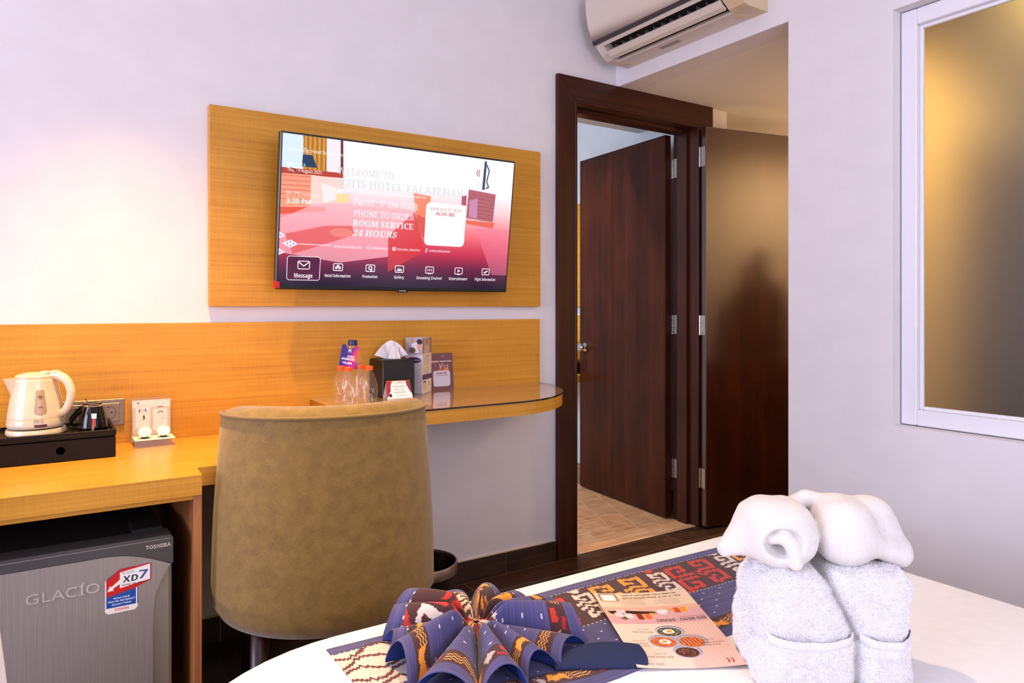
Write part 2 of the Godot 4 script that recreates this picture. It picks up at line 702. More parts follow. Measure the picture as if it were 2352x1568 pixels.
	M.velvet.rim_tint = 1.0
	relief(M.velvet, grey_texture(512, 512, [[v3, 0.5], [v4, 0.5], [v2, 0.3]]), 0.03)
	M.leg_wood = mat(Color(0.16, 0.06, 0.04), 0.35)

	# terry and bed linen
	var t1 := noise_bytes(256, 256, 256, 256, 0.22, 41, 3)
	var t2 := noise_bytes(256, 256, 256, 256, 0.05, 42, 2)
	var t3 := noise_bytes(256, 256, 256, 16, 0.35, 43, 2)
	M.terry = tri_mat(ramp_texture(256, 256, [[t1, 0.6], [t2, 0.4]], [[0.0, Color(0.80, 0.795, 0.79)], [1.0, Color(0.88, 0.875, 0.87)]]), Vector3.ONE * 9.0, 0.95)
	relief(M.terry, grey_texture(256, 256, [[t1, 0.9], [t2, 0.5]]), 0.07)
	M.terry.rim_enabled = true
	M.terry.rim = 0.5
	M.towel_flat = tri_mat(ramp_texture(256, 256, [[t1, 0.4], [t2, 0.4]], [[0.0, Color(0.80, 0.785, 0.765)], [1.0, Color(0.87, 0.855, 0.835)]]), Vector3.ONE * 9.0, 0.95)
	relief(M.towel_flat, grey_texture(256, 256, [[t3, 0.9], [t1, 0.3]]), 0.06)
	M.towel_hem = mat(Color(0.82, 0.815, 0.82), 0.95)
	M.pile = mat(Color(0.95, 0.945, 0.94), 0.95)
	M.linen = tri_mat(ramp_texture(256, 256, [[t2, 0.5]], [[0.0, Color(0.90, 0.895, 0.89)], [1.0, Color(0.94, 0.935, 0.93)]]), Vector3.ONE * 2.0, 0.85)
	M.curtain = mat(Color(0.90, 0.90, 0.92), 0.8)
	M.curtain.backlight_enabled = true
	M.curtain.backlight = Color(0.6, 0.6, 0.65)

	# metals and plastics
	var b1 := noise_bytes(512, 512, 512, 12, 0.25, 51, 3)
	M.brushed = tri_mat(ramp_texture(512, 512, [[b1, 0.6]], [[0.0, Color(0.55, 0.53, 0.51)], [1.0, Color(0.67, 0.645, 0.62)]]), Vector3(2.5, 1.2, 2.5), 0.36)
	M.brushed.metallic = 0.45
	M.steel = mat(Color(0.72, 0.68, 0.63), 0.3, 0.9)
	M.steel_dark = mat(Color(0.66, 0.58, 0.52), 0.25, 0.9)
	M.chrome = mat(Color(0.85, 0.84, 0.82), 0.12, 1.0)
	M.socket = mat(Color(0.50, 0.44, 0.38), 0.35, 0.35)
	M.charcoal = mat(Color(0.14, 0.14, 0.145), 0.35)
	M.fridge_cap = mat(Color(0.27, 0.265, 0.26), 0.28)
	M.black = mat(Color(0.02, 0.02, 0.02), 0.4)
	M.black_gloss = mat(Color(0.015, 0.013, 0.012), 0.08)
	M.black_gloss.metallic_specular = 0.45
	M.black_tray = mat(Color(0.10, 0.068, 0.045), 0.45)
	M.black_tray.metallic_specular = 0.25
	M.leather = mat(Color(0.05, 0.038, 0.033), 0.45)
	relief(M.leather, grey_texture(256, 256, [[t1, 0.8]]), 0.02)
	M.tv_frame = mat(Color(0.025, 0.022, 0.024), 0.3)
	M.ivory = mat(Color(0.82, 0.75, 0.635), 0.22)
	M.ivory.metallic_specular = 0.55
	M.ivory_dark = mat(Color(0.78, 0.71, 0.61), 0.3)
	M.ac_shell = mat(Color(0.83, 0.79, 0.73), 0.32)
	M.ac_yellow = mat(Color(0.83, 0.75, 0.60), 0.35)
	M.ac_strip = mat(Color(0.19, 0.165, 0.165), 0.25)
	M.ac_inside = mat(Color(0.15, 0.14, 0.14), 0.5)
	M.ac_grey = mat(Color(0.45, 0.43, 0.42), 0.4)
	M.orange_cap = mat(Color(0.95, 0.30, 0.03), 0.35)
	M.blue_cap = mat(Color(0.02, 0.075, 0.30), 0.3)
	M.gauge = mat(Color(0.62, 0.52, 0.40), 0.25)
	M.red_lamp = mat(Color(0.33, 0.02, 0.01), 0.2)
	M.mark = mat(Color(0.12, 0.11, 0.10), 0.5)
	M.mark_grey = mat(Color(0.55, 0.52, 0.50), 0.4)
	M.silver_mark = mat(Color(0.80, 0.78, 0.75), 0.3, 0.3)
	M.emboss = mat(Color(0.78, 0.76, 0.73), 0.25, 0.4)
	M.paper = mat(Color(0.86, 0.85, 0.84), 0.7)
	M.tissue = mat(Color(0.90, 0.89, 0.90), 0.8)
	M.tissue.backlight_enabled = true
	M.tissue.backlight = Color(0.4, 0.4, 0.4)
	M.foil = mat(Color(0.92, 0.91, 0.89), 0.3)
	M.capsule = mat(Color(0.12, 0.07, 0.04), 0.3, 0.3)
	M.navy = mat(Color(0.06, 0.12, 0.28), 0.85)
	M.bag = mat(Color(0.035, 0.035, 0.035), 0.3)
	M.coat = mat(Color(0.03, 0.025, 0.025), 0.9)
	M.bath_tile = mat(Color(0.80, 0.72, 0.58), 0.4)
	M.bath_dark = mat(Color(0.07, 0.07, 0.06), 0.3)
	M.lining = mat(Color(0.07, 0.20, 0.50), 0.85)

	# glass
	M.glass_top = mat(Color(0.9, 0.93, 0.92, 0.05), 0.03)
	M.glass_top.transparency = BaseMaterial3D.TRANSPARENCY_ALPHA
	M.glass_top.metallic_specular = 0.9
	M.glass_edge = mat(Color(0.02, 0.035, 0.03), 0.1)
	M.acrylic = mat(Color(0.98, 0.96, 0.94, 0.02), 0.04)
	M.acrylic.transparency = BaseMaterial3D.TRANSPARENCY_ALPHA
	M.hole = mat(Color(0, 0, 0), 1.0)
	M.hole.metallic_specular = 0.0
	M.bottle = mat(Color(0.93, 0.95, 0.97, 0.012), 0.03)
	M.bottle.transparency = BaseMaterial3D.TRANSPARENCY_ALPHA
	M.bottle.metallic_specular = 0.42
	M.frosted = mat(Color(0.97, 0.96, 0.92, 0.0), 0.38)
	M.frosted.refraction_enabled = true
	M.frosted.refraction_scale = 0.045
	M.lamp = mat(Color(1, 0.9, 0.75), 0.4)
	M.lamp.emission_enabled = true
	M.lamp.emission = Color(1.0, 0.82, 0.58)
	M.lamp.emission_energy_multiplier = 3.0


# ---------------------------------------------------------------- a canvas for flat print

class Canvas:
	var im: Image
	var w: int
	var h: int

	func _init(width: int, height: int, c: Color) -> void:
		w = width
		h = height
		im = Image.create_empty(w, h, false, Image.FORMAT_RGBA8)
		im.fill(c)

	func rect(x: float, y: float, rw: float, rh: float, c: Color) -> void:
		im.fill_rect(Rect2i(int(x), int(y), int(rw), int(rh)), c)

	func poly(pts: Array, c: Color) -> void:
		var top := INF
		var low := -INF
		for p in pts:
			top = minf(top, p.y)
			low = maxf(low, p.y)
		for y in range(maxi(0, int(top)), mini(h, int(low) + 1)):
			var xs := []
			for i in pts.size():
				var a: Vector2 = pts[i]
				var b: Vector2 = pts[(i + 1) % pts.size()]
				if (a.y <= y + 0.5) != (b.y <= y + 0.5):
					xs.append(a.x + (y + 0.5 - a.y) / (b.y - a.y) * (b.x - a.x))
			xs.sort()
			for i in range(0, xs.size() - 1, 2):
				var x0 := clampi(roundi(xs[i]), 0, w)
				var x1 := clampi(roundi(xs[i + 1]), 0, w)
				if x1 > x0:
					if c.a > 0.99:
						im.fill_rect(Rect2i(x0, y, x1 - x0, 1), c)
					else:
						for x in range(x0, x1):
							im.set_pixel(x, y, im.get_pixel(x, y).lerp(Color(c, 1), c.a))

	func ell(cx: float, cy: float, rx: float, ry: float, c: Color) -> void:
		var pts := []
		for k in 40:
			pts.append(Vector2(cx + cos(TAU * k / 40) * rx, cy + sin(TAU * k / 40) * ry))
		poly(pts, c)

	func line(a: Vector2, b: Vector2, t: float, c: Color) -> void:
		var s := (b - a).normalized().orthogonal() * t / 2
		poly([a + s, b + s, b - s, a - s], c)

	func path(pts: Array, t: float, c: Color) -> void:
		for i in pts.size() - 1:
			line(pts[i], pts[i + 1], t, c)
			if i > 0:
				ell(pts[i].x, pts[i].y, t / 2, t / 2, c)

	func rrect(x: float, y: float, rw: float, rh: float, r: float, c: Color) -> void:
		var pts := []
		for k in 4:
			var m := Vector2(x + (rw - r if k in [0, 3] else r), y + (rh - r if k < 2 else r))
			for i in 7:
				pts.append(m + Vector2.from_angle(PI / 2 * k + PI / 12 * i) * r)
		poly(pts, c)

	func frame(x: float, y: float, rw: float, rh: float, r: float, t: float, c: Color, inner: Color) -> void:
		rrect(x, y, rw, rh, r, c)
		rrect(x + t, y + t, rw - 2 * t, rh - 2 * t, maxf(r - t, 1.0), inner)

	func fade(y0: int, y1: int, stops: Array) -> void:
		for y in range(y0, y1):
			var t := float(y - y0) / (y1 - y0)
			for i in stops.size() - 1:
				if t >= stops[i][0] and t <= stops[i + 1][0]:
					var c: Color = stops[i][1].lerp(stops[i + 1][1], (t - stops[i][0]) / (stops[i + 1][0] - stops[i][0]))
					im.fill_rect(Rect2i(0, y, w, 1), c)

	# text with its left end (align 0), middle (0.5) or right end (1) at x and its baseline at y; stretched to `wide` pixels if given
	func text(s: String, x: float, y: float, size: int, c: Color, font := "Droid Sans", bold := false, align := 0.0, wide := 0.0, slant := 0.0) -> void:
		var f := SystemFont.new()
		f.font_names = PackedStringArray([font])
		f.font_weight = 700 if bold else 400
		var ts := TextServerManager.get_primary_interface()
		var tl := TextLine.new()
		tl.add_string(s, f, size)
		var full := tl.get_line_width()
		var k := wide / full if wide > 0 else 1.0
		var pen := x - align * full * k
		for g in ts.shaped_text_get_glyphs(tl.get_rid()):
			var sz := Vector2i(g.font_size, 0)
			ts.font_render_glyph(g.font_rid, sz, g.index)
			var page := ts.font_get_glyph_texture_idx(g.font_rid, sz, g.index)
			if page >= 0:
				var src: Image = ts.font_get_texture_image(g.font_rid, sz, page)
				var uv := Rect2i(ts.font_get_glyph_uv_rect(g.font_rid, sz, g.index))
				var off := ts.font_get_glyph_offset(g.font_rid, sz, g.index)
				var gw := int(ceil(uv.size.x * k))
				for j in uv.size.y:
					for i in gw:
						var a := src.get_pixel(uv.position.x + mini(int(i / k), uv.size.x - 1), uv.position.y + j).a
						if a > 0.02:
							var px := int(pen + (off.x * k) + i - slant * (off.y + j))
							var py := int(y + off.y + j)
							if px >= 0 and py >= 0 and px < w and py < h:
								im.set_pixel(px, py, im.get_pixel(px, py).lerp(Color(c, 1), a * c.a))
			pen += g.advance * k

	# rows of small unreadable print
	func lines(x: float, y: float, rw: float, n: int, gap: float, t: float, c: Color, r: RandomNumberGenerator, align := 0.0) -> void:
		for i in n:
			var l := rw * r.randf_range(0.6, 1.0)
			var at := x + (rw - l) * align
			while at < x + (rw - l) * align + l - 4:
				var word := r.randf_range(5, 16)
				rect(at, y + i * gap, minf(word, 30), t, c)
				at += word + 3


# ---------------------------------------------------------------- the room

func build_shell() -> void:
	var o: MeshInstance3D
	structure("wall_back", "pale painted wall that carries the television panel and the connecting doorway", boxes([
		[Vector3(-4.22, 0, -0.15), Vector3(2.0, CEIL, 0)], [Vector3(2.0, 2.06, -0.15), Vector3(2.815, CEIL, 0)], [Vector3(2.815, 0, -0.15), Vector3(3.04, CEIL, 0)]], 0.0), M.wall)
	structure("wall_right", "pale painted side wall with the frosted window and the lintel over the hall", boxes([
		[Vector3(XR, 2.157, 0.0), Vector3(XR + 0.12, CEIL, 0.933)],
		[Vector3(XR, 0, 0.933), Vector3(XR + 0.12, CEIL, 1.315)],
		[Vector3(XR, 0, 1.315), Vector3(XR + 0.12, 0.745, 2.62)],
		[Vector3(XR, 2.066, 1.315), Vector3(XR + 0.12, CEIL, 2.62)],
		[Vector3(XR, 0, 2.62), Vector3(XR + 0.12, CEIL, 4.1)]], 0.0), M.wall)
	structure("wall_left", "pale painted wall out of view with the unseen window that lights the room", boxes([
		[Vector3(-4.22, 0, 0), Vector3(-4.12, CEIL, 0.45)], [Vector3(-4.22, 0, 0.45), Vector3(-4.12, 0.5, 2.95)],
		[Vector3(-4.22, 2.48, 0.45), Vector3(-4.12, CEIL, 2.95)], [Vector3(-4.22, 0, 2.95), Vector3(-4.12, CEIL, 4.1)]], 0.0), M.wall)  # set well out of view so its window light spreads evenly
	structure("wall_front", "pale painted wall at the head of the bed", boxes([
		[Vector3(-4.22, 0, 4.1), Vector3(-0.1, CEIL, 4.2)], [Vector3(1.5, 0, 4.1), Vector3(XR + 0.12, CEIL, 4.2)],
		[Vector3(-0.1, 0, 4.1), Vector3(1.5, 0.9, 4.2)], [Vector3(-0.1, 2.3, 4.1), Vector3(1.5, CEIL, 4.2)]], 0.0), M.wall)  # opening left for the added fill window
	structure("ceiling", "flat white ceiling of the bedroom", box(Vector3(-4.22, CEIL, -0.15), Vector3(XR + 0.12, CEIL + 0.1, 4.2), 0.0), M.ceiling)
	structure("ceiling_hall", "low white ceiling of the entrance hall", box(Vector3(XR + 0.12, 2.157, -0.6), Vector3(4.6, 2.26, 0.933), 0.0), M.ceiling)
	structure("wall_hall", "pale wall of the entrance hall beside the bathroom", box(Vector3(XR + 0.12, 0, 0.933), Vector3(4.6, 2.5, 1.03), 0.0), M.wall)
	structure("wall_hall_end", "pale wall at the far end of the entrance hall", box(Vector3(4.6, 0, -0.7), Vector3(4.7, 2.5, 3.0), 0.0), M.wall)
	structure("wall_hall_recess", "pale wall of the recess behind the open door", box(Vector3(3.04, 0, -0.7), Vector3(4.6, 2.5, -0.6), 0.0), M.wall)
	# the bathroom behind the frosted window
	structure("wall_bathroom", "beige tiled wall of the bathroom", boxes([
		[Vector3(XR + 0.12, 0, 2.9), Vector3(4.6, 2.5, 3.0)], [Vector3(XR + 0.12, 0, 1.03), Vector3(3.28, 2.42, 1.045)]], 0.0), M.bath_tile)
	structure("wall_bathroom_dark", "unseen dark wall behind the frosted glass that darkens its lower part", boxes([
		[Vector3(3.28, 0, 1.03), Vector3(4.6, 1.86, 1.05)], [Vector3(4.58, 0, 1.05), Vector3(4.6, 1.86, 2.9)]], 0.0), M.bath_dark)  # placed to darken the lower part of the frosted glass
	structure("ceiling_bathroom", "white ceiling of the bathroom", box(Vector3(XR + 0.12, 2.42, 1.03), Vector3(4.6, 2.5, 2.9), 0.0), M.ceiling)

	# floors: slabs of grout, with tiles laid on them
	var fl := structure("floor", "dark brown wood-look floor tiles laid in staggered rows", boxes([
		[Vector3(-4.22, -0.1, 0.0), Vector3(4.6, -0.0008, 4.1)], [Vector3(3.04, -0.1, -0.6), Vector3(4.6, -0.0008, 0.0)]], 0.0), M.grout)
	var shapes := []
	for k in 5:
		shapes.append(box(Vector3(0.001, -0.003, 0.001), Vector3(0.5655, 0.0, 0.134), 0.0008, Vector2(k * 0.37, k * 0.213)))
	for row in 10:
		var z := 0.0205 + row * 0.135
		var x := 1.43 - 4 * 0.567 + (0.17 if row % 2 == 1 else 0.0) + (0.30 if row % 4 >= 2 else 0.0)
		while x < 4.5:
			if x > -0.65 and not (row > 9 and x > 0.3 and x < 1.2):
				part(fl, "tile", shapes[rng.randi() % 5], M.tile_dark[rng.randi() % 3], Transform3D(Basis.IDENTITY, Vector3(x, 0, z)))
			x += 0.567
	for k in 9:
		part(fl, "tile", box(Vector3(0.001, -0.003, 0), Vector3(0.5655, 0, 0.019), 0.0005, Vector2(k * 0.3, 0.1)), M.tile_dark[k % 3], Transform3D(Basis.IDENTITY, Vector3(-0.62 + k * 0.567, 0, 0.001)))

	# skirting of the same tiles
	var bb := structure("baseboard_back", "dark brown tile skirting along the desk wall with a pale grout line on top", box(Vector3(0.345, 0.0, 0.0), Vector3(1.904, 0.0895, 0.008), 0.0), M.grout_light)
	for r in [[0.345, 0.498], [0.5, 1.068], [1.07, 1.638], [1.64, 1.903]]:
		part(bb, "tile", box(Vector3(r[0], 0.001, 0.004), Vector3(r[1], 0.086, 0.011), 0.001, Vector2(r[0], 0.3)), M.tile_dark[0])

	# unseen window far left of the camera, placed to light the side wall
	var win := thing("window_1", "wide white framed unseen window across the room from the frosted one", "window", Vector3.ZERO)
	win.set_meta("kind", "structure")
	part(win, "frame", boxes([[Vector3(-4.20, 0.5, 0.45), Vector3(-4.15, 0.55, 2.95)], [Vector3(-4.20, 2.43, 0.45), Vector3(-4.15, 2.48, 2.95)],
		[Vector3(-4.20, 0.55, 0.45), Vector3(-4.15, 2.43, 0.50)], [Vector3(-4.20, 0.55, 2.90), Vector3(-4.15, 2.43, 2.95)], [Vector3(-4.20, 0.55, 1.68), Vector3(-4.15, 2.43, 1.72)]]), M.white_paint)
	for s in [[0.5, 1.68], [1.72, 2.90]]:
		part(win, "pane", box(Vector3(-4.178, 0.55, s[0]), Vector3(-4.172, 2.43, s[1]), 0.0), M.acrylic)

	var wh := thing("window_3", "white framed window added over the head of the bed for the fill light", "window", Vector3.ZERO)
	wh.set_meta("kind", "structure")  # window added to go with the fill light behind the camera
	part(wh, "frame", boxes([[Vector3(-0.1, 0.9, 4.12), Vector3(1.5, 0.95, 4.17)], [Vector3(-0.1, 2.25, 4.12), Vector3(1.5, 2.3, 4.17)], [Vector3(-0.1, 0.95, 4.12), Vector3(-0.05, 2.25, 4.17)], [Vector3(1.45, 0.95, 4.12), Vector3(1.5, 2.25, 4.17)]]), M.white_paint)
	part(wh, "pane", box(Vector3(-0.05, 0.95, 4.142), Vector3(1.45, 2.25, 4.148), 0.0), M.acrylic)
	# frosted bathroom window
	var fw := thing("window_2", "white framed window with frosted amber-lit glass set in the side wall", "window", Vector3.ZERO)
	fw.set_meta("kind", "structure")
	var x0 := XR + 0.041
	part(fw, "frame", boxes([
		[Vector3(x0, 0.748, 1.318), Vector3(x0 + 0.05, 2.063, 1.367)], [Vector3(x0, 0.748, 2.57), Vector3(x0 + 0.05, 2.063, 2.617)],
		[Vector3(x0, 0.748, 1.367), Vector3(x0 + 0.05, 0.797, 2.57)], [Vector3(x0, 2.012, 1.367), Vector3(x0 + 0.05, 2.063, 2.57)]], 0.003), M.white_paint)
	part(fw, "bead", boxes([
		[Vector3(x0 + 0.018, 0.797, 1.367), Vector3(x0 + 0.03, 2.012, 1.378)], [Vector3(x0 + 0.018, 0.797, 2.559), Vector3(x0 + 0.03, 2.012, 2.57)],
		[Vector3(x0 + 0.018, 0.797, 1.378), Vector3(x0 + 0.03, 0.808, 2.559)], [Vector3(x0 + 0.018, 2.001, 1.378), Vector3(x0 + 0.03, 2.012, 2.559)]], 0.002), M.white_paint)
	part(fw, "pane", box(Vector3(x0 + 0.03, 0.798, 1.368), Vector3(x0 + 0.036, 2.011, 2.569), 0.0), M.frosted)

	# lamp fittings, all out of view; the one next door is added
	downlight(Vector3(0.20, CEIL, 0.58), "round recessed ceiling downlight above the coffee counter")
	downlight(Vector3(0.75, CEIL, 1.15), "unseen round recessed ceiling downlight above the foot of the bed")
	downlight(Vector3(3.75, 2.157, 0.30), "unseen round recessed downlight in the hall ceiling")
	downlight(Vector3(2.1, CEIL, -0.85), "round recessed ceiling downlight added to brighten the floor of the room next door")
	downlight(Vector3(3.0, 2.42, 1.6), "unseen round recessed downlight in the bathroom ceiling")


func downlight(at: Vector3, label: String) -> void:
	var t := thing("ceiling_downlight", label, "lamp", at)
	part(t, "trim_ring", lathe([Vector2(0.055, 0.0), Vector2(0.055, -0.006), Vector2(0.042, -0.006), Vector2(0.04, 0.0)], 28), M.white_paint)
	part(t, "lamp_face", lathe([Vector2(0.04, -0.002), Vector2(0.0, -0.002)], 24), M.lamp)


func hinge(parent: Node, at: Vector3, plate_a: Transform3D, plate_b: Transform3D, called := "hinge") -> void:
	var h := part(parent, called, lathe([Vector2(0, -0.051), Vector2(0.005, -0.05), Vector2(0.005, -0.0305), Vector2(0.0042, -0.03), Vector2(0.005, -0.0295), Vector2(0.005, -0.0105), Vector2(0.0042, -0.01), Vector2(0.005, -0.0095),
		Vector2(0.005, 0.0095), Vector2(0.0042, 0.01), Vector2(0.005, 0.0105), Vector2(0.005, 0.0295), Vector2(0.0042, 0.03), Vector2(0.005, 0.0305), Vector2(0.005, 0.05), Vector2(0, 0.051)], 12), M.chrome, Transform3D(Basis.IDENTITY, at))
	for x in [plate_a, plate_b]:
		var p := part(h, "plate", box(Vector3(-0.016, -0.05, -0.001), Vector3(0.016, 0.05, 0.001), 0.0006), M.steel, x)
		for k in 4:
			part(p, "screw", lathe([Vector2(0.0032, 0), Vector2(0.003, 0.0012), Vector2(0, 0.0014)], 8), M.chrome, Transform3D(Basis(Vector3.RIGHT, PI / 2), Vector3(-0.006 if k % 2 == 0 else 0.006, -0.037 + k * 0.025, 0.001)))


func build_doors() -> void:
	var fr := thing("trim_1", "dark mahogany door frame with mitred casing round the connecting doorway", "door frame", Vector3.ZERO)
	fr.set_meta("kind", "structure")
	var flat := func(pts: Array, m: Material, called: String) -> void: part(fr, called, slab(pts, Vector3(0, 0, 0.0), Vector3.RIGHT, Vector3.UP, 0.02), m)
	flat.call([Vector2(1.906, 0), Vector2(2.012, 0), Vector2(2.012, 2.046), Vector2(1.906, 2.156)], M.mahogany, "casing")
	flat.call([Vector2(2.800, 0), Vector2(2.908, 0), Vector2(2.908, 2.156), Vector2(2.800, 2.046)], M.mahogany, "casing")
	flat.call([Vector2(1.907, 2.1565), Vector2(2.0125, 2.047), Vector2(2.7995, 2.047), Vector2(2.907, 2.1565)], M.mahogany_across, "casing")
	# raised bead round the inner edge
	part(fr, "bead", boxes([[Vector3(2.0, 0, 0.0), Vector3(2.014, 2.046, 0.024)], [Vector3(2.796, 0, 0.0), Vector3(2.808, 2.046, 0.022)], [Vector3(2.0, 2.036, 0.0), Vector3(2.808, 2.05, 0.024)]], 0.004), M.mahogany)
	var prof := [Vector2(2.845, -0.001), Vector2(2.800, -0.001), Vector2(2.800, 0.045), Vector2(2.781, 0.045), Vector2(2.781, 0.108), Vector2(2.800, 0.108), Vector2(2.800, 0.152), Vector2(2.845, 0.152)]
	part(fr, "jamb", slab(prof, Vector3(0, 0, 0), Vector3.RIGHT, Vector3.FORWARD, 2.05), M.mahogany)
	var left := prof.map(func(p): return Vector2(4.806 - p.x, p.y))
	part(fr, "jamb", slab(left, Vector3(0, 0, 0), Vector3.RIGHT, Vector3.FORWARD, 2.05), M.mahogany)
	part(fr, "head_jamb", boxes([[Vector3(2.0, 2.04, -0.152), Vector3(2.805, 2.08, -0.001)], [Vector3(2.02, 2.018, -0.108), Vector3(2.785, 2.04, -0.045)]], 0.002), M.mahogany_across)

	# the leaf of this room, folded back against the wall
	var d := thing("door_1", "glossy dark mahogany door leaf folded back against the hall wall", "door", Vector3(2.806, 0, 0.026), deg_to_rad(-11.0))
	d.set_meta("kind", "structure")
	part(d, "leaf", box(Vector3(0.004, 0.008, 0.002), Vector3(0.80, 2.034, 0.042), 0.002), M.mahogany_gloss)
	for y in [1.887, 1.03, 0.252]:
		hinge(d, Vector3(-0.002, y, 0.0), Transform3D(Basis(Vector3.UP, -PI / 2), Vector3(0.0045, 0, 0.021)), Transform3D(Basis(Vector3.UP, -PI / 2 + deg_to_rad(11.0)), Vector3(-0.0045, 0, -0.018)))
	# the leaf of the next room, open into it
	var e := thing("door_2", "dark mahogany door leaf with a round silver knob opening into the next room", "door", Vector3(2.802, 0, -0.158), deg_to_rad(86.0))
	e.set_meta("kind", "structure")
	part(e, "leaf", box(Vector3(0.010, 0.008, -0.046), Vector3(0.80, 2.034, -0.006), 0.002), M.mahogany_satin)
	for y in [1.855, 1.03, 0.27]:
		hinge(e, Vector3(0.004, y, 0.0), Transform3D(Basis(Vector3.UP, -PI / 2), Vector3(0.0085, 0, -0.022)), Transform3D(Basis(Vector3.UP, PI - deg_to_rad(86.0) + PI / 2), Vector3(-0.02, 0, -0.004)))
	var kn := part(e, "knob", lathe([Vector2(0, 0), Vector2(0.026, 0), Vector2(0.026, 0.006), Vector2(0.011, 0.01), Vector2(0.011, 0.022), Vector2(0.022, 0.03), Vector2(0.026, 0.042), Vector2(0.022, 0.05), Vector2(0, 0.052)], 24), M.chrome, Transform3D(Basis(Vector3.RIGHT, -PI / 2), Vector3(0.74, 0.875, -0.046)))
	kn.set_meta("label", "round silver knob")
	# unseen dark cabinet and coat in the hall, placed for the glossy door reflection
	var cab := thing("unseen_hall_cabinet", "unseen low dark cabinet in the hall that darkens the glossy door reflection", "cabinet", Vector3(3.7, 0, 0.80))
	part(cab, "body", box(Vector3(-0.65, 0.03, -0.12), Vector3(0.65, 0.80, 0.13), 0.004), M.mahogany)
	for s in [-1, 1]:
		part(cab, "door", box(Vector3(0.01 if s > 0 else -0.64, 0.05, -0.135), Vector3(0.64 if s > 0 else -0.01, 0.78, -0.121), 0.002), M.mahogany)


	var coat := thing("unseen_hanging_coat", "unseen dark coat shape in the hall, mirrored in the glossy door", "coat", Vector3(3.56, 0.83, 0.865))
	part(coat, "cloth", lathe([Vector2(0.25, 0.0), Vector2(0.245, 0.12), Vector2(0.235, 0.26), Vector2(0.20, 0.38), Vector2(0.14, 0.45), Vector2(0.07, 0.48), Vector2(0.055, 0.53), Vector2(0.065, 0.59), Vector2(0.045, 0.65), Vector2(0.0, 0.665)], 28, Vector3.ZERO, 1.0, 0.24), M.coat)
	part(coat, "hook", tube([Vector3(0, 0.64, 0.02), Vector3(0, 0.66, 0.065)], 0.008), M.steel)


func build_next_room() -> void:
	structure("wall_next_right", "pale wall of the room next door beside its open door", box(Vector3(2.97, 0, -3.3), Vector3(3.04, CEIL, -0.15), 0.0), M.wall)
	structure("wall_next_back", "pale wall at the far side of the room next door", box(Vector3(-0.72, 0, -3.4), Vector3(3.04, CEIL, -3.3), 0.0), M.wall)
	structure("wall_next_left", "pale unseen wall of the room next door", box(Vector3(-0.72, 0, -3.3), Vector3(-0.62, CEIL, -0.15), 0.0), M.wall)  # no opening here; the unseen daylight stands just inside it
	structure("ceiling_next", "white ceiling of the room next door", box(Vector3(-0.72, CEIL, -3.4), Vector3(3.04, CEIL + 0.1, -0.15), 0.0), M.ceiling)
	var fl := structure("floor_next", "light tan wood-look floor tiles of the room next door", box(Vector3(-0.62, -0.1, -3.3), Vector3(2.97, -0.0008, 0.0), 0.0), M.grout_light)
	# border strip in the doorway, then planks laid askew
	for r in [[2.0, 2.045], [2.0475, 2.56], [2.5625, 2.815]]:
		part(fl, "tile", box(Vector3(r[0], -0.003, -0.122), Vector3(r[1], 0.001, -0.004), 0.0006, Vector2(r[0], r[0] * 2)), M.tile_tan[0])
	var area_poly := PackedVector2Array([Vector2(1.2, -0.1245), Vector2(2.969, -0.1245), Vector2(2.969, -2.2), Vector2(1.2, -2.2)])
	var dir := Vector2(-0.36, 0.933).normalized()
	var side := Vector2(dir.y, -dir.x)
	for i in range(-8, 14):
		for k in range(-4, 5):
			var o := Vector2(2.24, -0.126) + side * (i * 0.136) + dir * (k * 0.57 + (0.19 * (i % 3)))
			var p := PackedVector2Array([o, o + side * 0.134, o + side * 0.134 + dir * 0.567, o + dir * 0.567])
			for cut in Geometry2D.intersect_polygons(p, area_poly):
				var pts := []
				for q in cut:
					pts.append(Vector2(q.x, -q.y))
				var mesh := slab(pts, Vector3(0, -0.003, 0), Vector3.RIGHT, Vector3.FORWARD, 0.003, Rect2(o.x * 3 + i, o.y, 0.5, 1.4))
				part(fl, "tile", mesh, M.tile_tan[absi(i * 3 + k * 5) % 3])
	var bb := structure("baseboard_next", "brown tile skirting in the room next door", box(Vector3(2.958, 0, -3.3), Vector3(2.97, 0.09, -0.16), 0.001), M.tile_tan[1])
	bb.set_meta("label", "brown tile skirting of the room next door")
	var pn := thing("wall_panel", "oak veneer panel on the wall of the room next door", "panel", Vector3(2.97, 0, -1.6))
	part(pn, "board", box(Vector3(-0.028, 1.125, -0.75), Vector3(0, 1.80, 0.60), 0.002), M.oak)
	part(pn, "lower_board", box(Vector3(-0.018, 0.65, -1.2), Vector3(0, 1.07, 0.62), 0.002), M.oak)
	var ds := thing("desk", "wall-hung oak desk of the room next door", "desk", Vector3(2.97, 0, -1.6))
	part(ds, "top", box(Vector3(-0.42, 0.648, -1.2), Vector3(-0.02, 0.696, 0.62), 0.002), M.oak_top)
	var tr := thing("tray_box", "black welcome tray in the room next door", "tray", Vector3(2.83, 0.696, -1.16))
	part(tr, "body", box(Vector3(-0.10, 0, -0.15), Vector3(0.10, 0.07, 0.12), 0.003), M.black_tray)
	var kt := thing("kettle", "small cream kettle seen through the doorway of the room next door", "kettle", Vector3(2.84, 0.766, -1.13))
	part(kt, "body", lathe([Vector2(0, 0), Vector2(0.07, 0), Vector2(0.072, 0.02), Vector2(0.06, 0.12), Vector2(0.05, 0.155), Vector2(0.03, 0.165), Vector2(0, 0.167)], 28), M.ivory)
	part(kt, "handle", tube(curve([Vector3(0, 0.15, 0.045), Vector3(0, 0.15, 0.085), Vector3(0, 0.10, 0.105), Vector3(0, 0.04, 0.068)]), 0.008), M.ivory)


